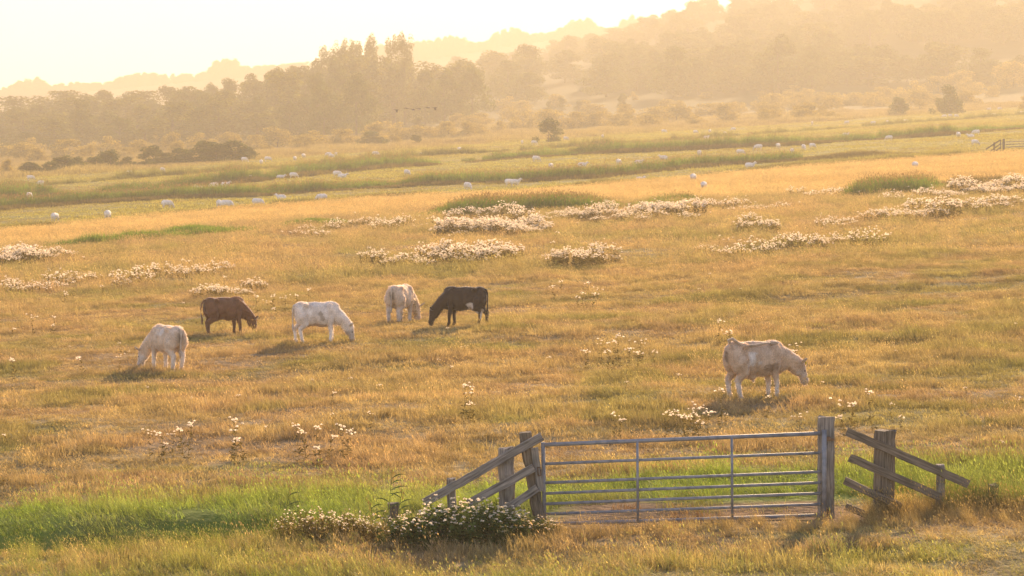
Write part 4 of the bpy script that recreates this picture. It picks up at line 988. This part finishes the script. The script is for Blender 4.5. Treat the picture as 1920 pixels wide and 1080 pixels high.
    if tail == 'down':
        pts = [(-.74, 0, 1.09), (-.83, 0, 1.06), (-.865, .005, .95), (-.87, .01, .8), (-.865, .015, .66), (-.86, .02, .52)]; rad = [.04, .034, .028, .024, .022, .02]
        tf = (-.86, .02, .46); tr = (.035, .035, .11)
    elif tail == 'out':
        pts = [(-.74, 0, 1.09), (-.85, 0, 1.07), (-.93, .0, .97), (-.96, .0, .82), (-.95, .0, .66), (-.92, 0, .54)]; rad = [.04, .034, .028, .024, .022, .02]
        tf = (-.91, 0, .47); tr = (.035, .035, .12)
    else:
        pts = [(-.72, 0, 1.09), (-.76, -.01, 1.19), (-.70, -.05, 1.22), (-.58, -.13, 1.13), (-.42, -.19, 1.08), (-.18, -.21, 1.09), (.06, -.19, 1.12), (.22, -.17, 1.13)]; rad = [.042, .038, .034, .032, .028, .026, .024, .022]
        tf = (.33, -.17, 1.11); tr = (.13, .045, .045)
    t = colmesh('tail', path_tube(pts, rad), rc * .95)
    b = bmesh.new(); bmesh.ops.create_icosphere(b, subdivisions=2, radius=1, matrix=Matrix.Translation(tf) @ Matrix.Diagonal((*tr, 1)))
    o = colmesh('tail_tuft', b, rc * .8); o.parent = t
    return e
def coat_solid(base, leg=None, leg_z=.45, face=None, marks=(), under=None):
    base = np.array(base)
    def f(co, nk, hd, mz):
        c = np.repeat(base[None, :], len(co), 0); n = fbm(co[:, 0] * 6 + 5, co[:, 2] * 6 + co[:, 1] * 4, 3, 3)
        if under is not None: c = c + (np.array(under) - c) * (sstep(.72, .5, co[:, 2]))[:, None] * .6
        if leg is not None:
            t = sstep(leg_z + .12, leg_z - .12, co[:, 2] + (n - .5) * .15) * (co[:, 0] < .62); c = c + (np.array(leg) - c) * t[:, None]
        if face is not None:
            hv = np.array(nk(*hd)); mv = np.array(nk(*mz)); ax = mv - hv; u = ((co - hv) @ ax) / (ax @ ax); d = np.linalg.norm(co - hv - np.clip(u, 0, 1)[:, None] * ax, axis=1)
            t = sstep(.05, .3, u) * (d < .2); c = c + (np.array(face) - c) * t[:, None]
        for (ctr, rad, col, ysign) in marks:
            d = np.linalg.norm((co - np.array(ctr)) / np.array(rad), axis=1) + (n - .5) * 2.2
            t = sstep(1.0, .8, d) * (1 if ysign == 0 else (co[:, 1] * ysign > -.05)); c = c + (np.array(col) - c) * (t * np.ones(len(co)))[:, None]
        # dark crease below the tail head
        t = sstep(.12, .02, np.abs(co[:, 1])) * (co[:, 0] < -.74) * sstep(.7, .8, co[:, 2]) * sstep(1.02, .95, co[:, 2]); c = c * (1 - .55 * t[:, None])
        return c
    return f
CREAM = (.62, .49, .36); WHITE = (.74, .66, .56); TANC = (.54, .395, .27)
def cow_at(x, y): return px2w(x, y)
X, Y = cow_at(1420, 750)
build_cow('tan_cow', 'tan young bullock standing with its tail flicked over its back', X, Y, R(24), 1.24, coat_solid(TANC, (.62, .54, .46), .36, (.52, .42, .33), [((-.30, -.26, .82), (.13, .14, .13), (.6, .53, .45), -1), ((-.1, -.3, .75), (.1, .12, .06), (.58, .5, .42), -1), ((.15, -.28, .62), (.2, .14, .1), (.33, .23, .15), -1)]), (0.0, .03, .02, .10), .5, -.1, 'over', True, 1.0, True)
X, Y = cow_at(312, 697)
build_cow('left_cow', 'cream calf grazing with its rump turned and white legs showing', X, Y, R(128), 1.2, coat_solid(CREAM, WHITE, .4, (.6, .55, .5), [((-.1, .26, .95), (.22, .2, .1), (.64, .57, .49), 1)]), (.04, -.06, -.03, .08), 1.0, .35, 'down')
X, Y = cow_at(424, 633)
build_cow('brown_cow', 'reddish brown cow grazing behind the two pale calves', X, Y, R(28), 1.19, coat_solid((.19, .085, .042), (.12, .06, .035), .3, None), (-.02, .08, .05, -.08), 1.0, .0, 'out')
X, Y = cow_at(598, 654)
build_cow('white_cow', 'white calf grazing side-on with a dusky patch behind its shoulder', X, Y, R(10), 1.18, coat_solid((.74, .64, .53), (.78, .70, .6), .4, (.5, .42, .34), [((.06, -.28, .78), (.11, .14, .16), (.38, .31, .24), -1), ((-.1, 0, .50), (.4, .3, .08), (.5, .36, .26), 0)]), (.07, -.03, -.1, .08), 1.0, -.1, 'down')
X, Y = cow_at(752, 608)
build_cow('rear_cow', 'cream cow seen from behind grazing beside the dark one', X, Y, R(70), 1.24, coat_solid((.62, .49, .36), (.62, .54, .46), .38, None), (.03, -.03, -.02, .02), 1.0, -.25, 'down')
X, Y = cow_at(868, 623)
build_cow('dark_cow', 'dark chocolate cow with a white belly patch grazing head down', X, Y, R(168), 1.2, coat_solid((.045, .026, .018), None, .3, None, [((-.34, .22, .56), (.13, .2, .15), (.62, .55, .48), 1), ((-.38, .0, .48), (.22, .3, .08), (.6, .52, .44), 0), ((-.72, .16, .38), (.05, .1, .15), (.6, .54, .47), 1), ((-.52, .24, .42), (.07, .1, .09), (.55, .5, .43), 1)]), (.05, -.06, .06, -.14), 1.0, .12, 'down')

# ------------------------------------------------------------------ sheep and birds
def sheep_mesh(pose, seed):
    bm = bmesh.new()
    if pose == 'lying':
        ell(bm, (0, 0, .27), (.48, .27, .27)); ell(bm, (-.25, 0, .27), (.28, .26, .25)); capsule(bm, (.38, 0, .36), (.54, 0, .52), .14, .11); capsule(bm, (.55, 0, .54), (.73, 0, .46), .09, .055)
        for s in (-1, 1): capsule(bm, (.30, s * .16, .08), (.52, s * .14, .05), .055, .035); ell(bm, (.53, s * .12, .57), (.025, .06, .03)); capsule(bm, (-.3, s * .2, .08), (-.1, s * .27, .05), .06, .04)
        hx = .55
    else:
        ell(bm, (0, 0, .55), (.46, .235, .245)); ell(bm, (-.27, 0, .56), (.26, .235, .24)); ell(bm, (.26, 0, .55), (.24, .20, .23))
        for s in (-1, 1):
            for x in (.26, -.30): capsule(bm, (x, s * .12, .42), (x + (-.02 if x > 0 else -.05), s * .12, .22), .075, .045); capsule(bm, (x + (-.02 if x > 0 else -.05), s * .12, .22), (x, s * .12, .03), .036, .034)
        if pose == 'graze':
            capsule(bm, (.38, 0, .58), (.58, 0, .34), .15, .105); capsule(bm, (.58, 0, .33), (.70, 0, .09), .085, .055)
            for s in (-1, 1): ell(bm, (.57, s * .12, .34), (.025, .065, .035))
        else:
            capsule(bm, (.38, 0, .62), (.54, 0, .82), .15, .11); capsule(bm, (.55, 0, .85), (.75, 0, .76), .09, .055)
            for s in (-1, 1): ell(bm, (.53, s * .12, .88), (.025, .065, .03))
        hx = .55
    ell(bm, (-.50, 0, .52 if pose != 'lying' else .26), (.05, .05, .12))
    def colr(co):
        c = np.repeat(np.array([(.84, .76, .66)]), len(co), 0); legs = (co[:, 2] < .3) if pose != 'lying' else (co[:, 2] < .05)
        c[legs] = (.6, .52, .43); t = co[:, 0] > hx + .03; c[t] = (.7, .62, .52); return c
    me = fuse('sheep', bm, .035, 4, colr, .05, 9.0, .35); me.materials.append(M['fleece']); return me
SHEEP = {p: sheep_mesh(p, 1) for p in ('graze', 'stand', 'lying')}
def sheep(x, y, pose, yaw, label, group, s=1.0):
    X, Y = px2w(x, y); o = link('sheep', SHEEP[pose], None, None, (X, Y, float(ground(X, Y)) - .02)); k = s * random.uniform(1.02, 1.16); o.scale = (k, k, k); o.rotation_euler = (0, 0, R(yaw))
    prop(o, label, 'sheep', group); return o
# x, y of the feet, pose (g graze, s stand, l lying), heading: r right, l left, b seen from behind, f towards the camera
P1 = 'beside the golden field'; P2 = 'between the two reed ditches'; P3 = 'on the farthest pasture'; P0 = 'in the golden dry field'
FLOCK = [(55, 373, 'gb', P2), (76, 350, 'gl', P3), (57, 339, 'gr', P3), (243, 330, 'gr', P3), (305, 324, 'gf', P3), (103, 416, 'gb', P1), (202, 412, 'gb', P1), (313, 390, 'gr', P1), (425, 391, 'gr', P1), (411, 390, 'gb', P1), (483, 386, 'gr', P1), (527, 375, 'll', P1), (603, 380, 'gl', P1),
    (401, 355, 'gl', P2), (422, 354, 'sr', P2), (373, 357, 'll', P2), (470, 340, 'gb', P2), (561, 323, 'gr', P2), (550, 335, 'gr', P2), (526, 336, 'lr', P2), (632, 332, 'gr', P2), (642, 334, 'lr', P2), (763, 330, 'gf', P2),
    (458, 304, 'gr', P3), (490, 309, 'gb', P3), (502, 303, 'gr', P3), (553, 302, 'gb', P3), (569, 297, 'gb', P3), (616, 294, 'gl', P3), (621, 298, 'gr', P3), (630, 294, 'gb', P3), (704, 293, 'gr', P3), (792, 292, 'lr', P3), (862, 285, 'gb', P3),
    (877, 357, 'gf', P1), (955, 350, 'gr', P1), (966, 350, 'sr', P1), (1005, 304, 'gr', P2), (1033, 317, 'gb', P2), (1092, 313, 'lr', P2), (1160, 310, 'gb', P2), (1197, 308, 'lr', P2), (1244, 299, 'll', P2), (1200, 339, 'lr', P1),
    (979, 271, 'gb', P3), (1001, 272, 'gr', P3), (1061, 264, 'gr', P3), (1130, 260, 'gb', P3), (1245, 250, 'gr', P3), (1311, 293, 'gb', P2), (1388, 291, 'gr', P2), (1422, 282, 'gl', P2), (1459, 279, 'gb', P2), (1485, 290, 'gb', P2), (1507, 282, 'gf', P2), (1523, 279, 'gr', P2),
    (1406, 319, 'sr', P1), (1300, 342, 'gb', P0), (1320, 357, 'gb', P0), (1304, 251, 'gr', P3), (1331, 250, 'gb', P3), (1324, 260, 'lr', P3), (1359, 254, 'gb', P3), (1375, 246, 'gl', P3), (1523, 235, 'gb', P3), (1585, 255, 'lr', P3), (1588, 233, 'gl', P3),
    (1667, 264, 'gl', P2), (1716, 317, 'gb', P0), (1797, 258, 'gb', P2), (1830, 254, 'gl', P2), (1820, 258, 'll', P2), (1828, 273, 'gr', P2), (1637, 235, 'gl', P3), (1664, 233, 'gb', P3), (1699, 232, 'gr', P3), (1771, 222, 'gl', P3), (1782, 221, 'gr', P3), (1793, 222, 'gr', P3), (1855, 207, 'gl', P3), (1874, 208, 'gr', P3), (1917, 201, 'gl', P3), (1862, 217, 'lr', P3), (1914, 213, 'lr', P3)]
PN = {'g': 'graze', 's': 'stand', 'l': 'lying'}; PW = {'g': 'grazing', 's': 'standing head up', 'l': 'lying down'}; HY = {'r': 12, 'l': 168, 'b': 75, 'f': -70}; HW = {'r': 'heading for the hill', 'l': 'heading away from the hill', 'b': 'rump to the cattle', 'f': 'facing the cattle'}
for (x, y, k, where) in FLOCK:
    lb = f'white sheep {PW[k[0]]} {HW[k[1]]} {where}'
    sheep(x, y, PN[k[0]], HY[k[1]] + random.uniform(-22, 22), lb, lb.replace('white ', ''), 1.0)

def bird(x, y, yaw, up, label):
    Y = 455.0; p = px_at(x, y, Y); e = empty('flying_bird', p, R(yaw)); prop(e, label, 'bird', 'birds flying in a line'); e.scale = (1.0, 1.0, 1.0)
    bm = bmesh.new(); ell(bm, (0, 0, 0), (.30, .11, .11)); capsule(bm, (.22, 0, .02), (.52, 0, .06), .06, .035); ell(bm, (.56, 0, .065), (.07, .035, .035)); capsule(bm, (.6, 0, .06), (.67, 0, .05), .018, .008); ell(bm, (-.32, 0, .0), (.13, .07, .025))
    link('body', fuse('bird_body', bm, .02, 3, lambda c: np.repeat(np.array([(.018, .014, .012)]), len(c), 0)), M['coat'], e)
    for s in (-1, 1):
        # wing: arm, wrist and tip, angled up or down with the stroke
        a1, a2 = R(up), R(up * .55); V = []; F = []
        ys = [0.06, .32, .55, .78]; zs = [0.03, .03 + .26 * math.sin(a1), .03 + .26 * math.sin(a1) + .23 * math.sin(a2), .03 + .26 * math.sin(a1) + .46 * math.sin(a2)]
        yy = [.06, .06 + .26 * math.cos(a1), .06 + .26 * math.cos(a1) + .23 * math.cos(a2), .06 + .26 * math.cos(a1) + .46 * math.cos(a2)]
        fr = [.16, .2, .14, -.04]; bk = [-.18, -.14, -.14, -.12]
        for k in range(4): V += [(fr[k], s * yy[k], zs[k] + .012), (bk[k], s * yy[k], zs[k] + .004), (fr[k], s * yy[k], zs[k] - .012), (bk[k], s * yy[k], zs[k] - .004)]
        for k in range(3):
            i = 4 * k; j = i + 4; F += [(i, i + 1, j + 1, j), (i + 2, j + 2, j + 3, i + 3), (i, j, j + 2, i + 2), (i + 1, i + 3, j + 3, j + 1)]
        F += [(0, 2, 3, 1), (12, 13, 15, 14)]
        me = np_mesh('wing', V, F, np.repeat(np.array([(.018, .014, .012)]), len(V), 0)); link('wing', me, M['coat'], e)
for (x, y, a, u, lb) in [(744, 206, 175, -55, 'dark bird trailing the line with wings swept down'), (763, 203, 170, 12, 'dark bird gliding with level wings next to the trailing one'), (775, 205, 178, -30, 'dark bird low in the middle of the line'), (786, 204, 172, -22, 'dark bird close behind the one low in the line'), (803, 202, 170, 20, 'small dark bird with raised wings second in the line'), (816, 202, 176, -60, 'dark bird at the high end of the line, wings fully down')]:
    bird(x, y, a, u, lb)

# ------------------------------------------------------------------ the hazy evening air
def build_haze():
    bm = bmesh.new(); bmesh.ops.create_cube(bm, size=1)
    o = from_bm('haze', bm)
    o.scale = (3100, 2960, 175); o.location = (0, 1390, 65)
    m, n, out = new_mat('evening_haze')
    v = N(n, 'ShaderNodeVolumePrincipled')
    v.inputs['Color'].default_value = (.73, .66, .515, 1); v.inputs['Density'].default_value = HAZE
    v.inputs['Anisotropy'].default_value = .34
    n.links.new(v.outputs[0], out.inputs['Volume'])
    o.data.materials.append(m); prop(o, kind='stuff')
HAZE = .0006
build_haze()
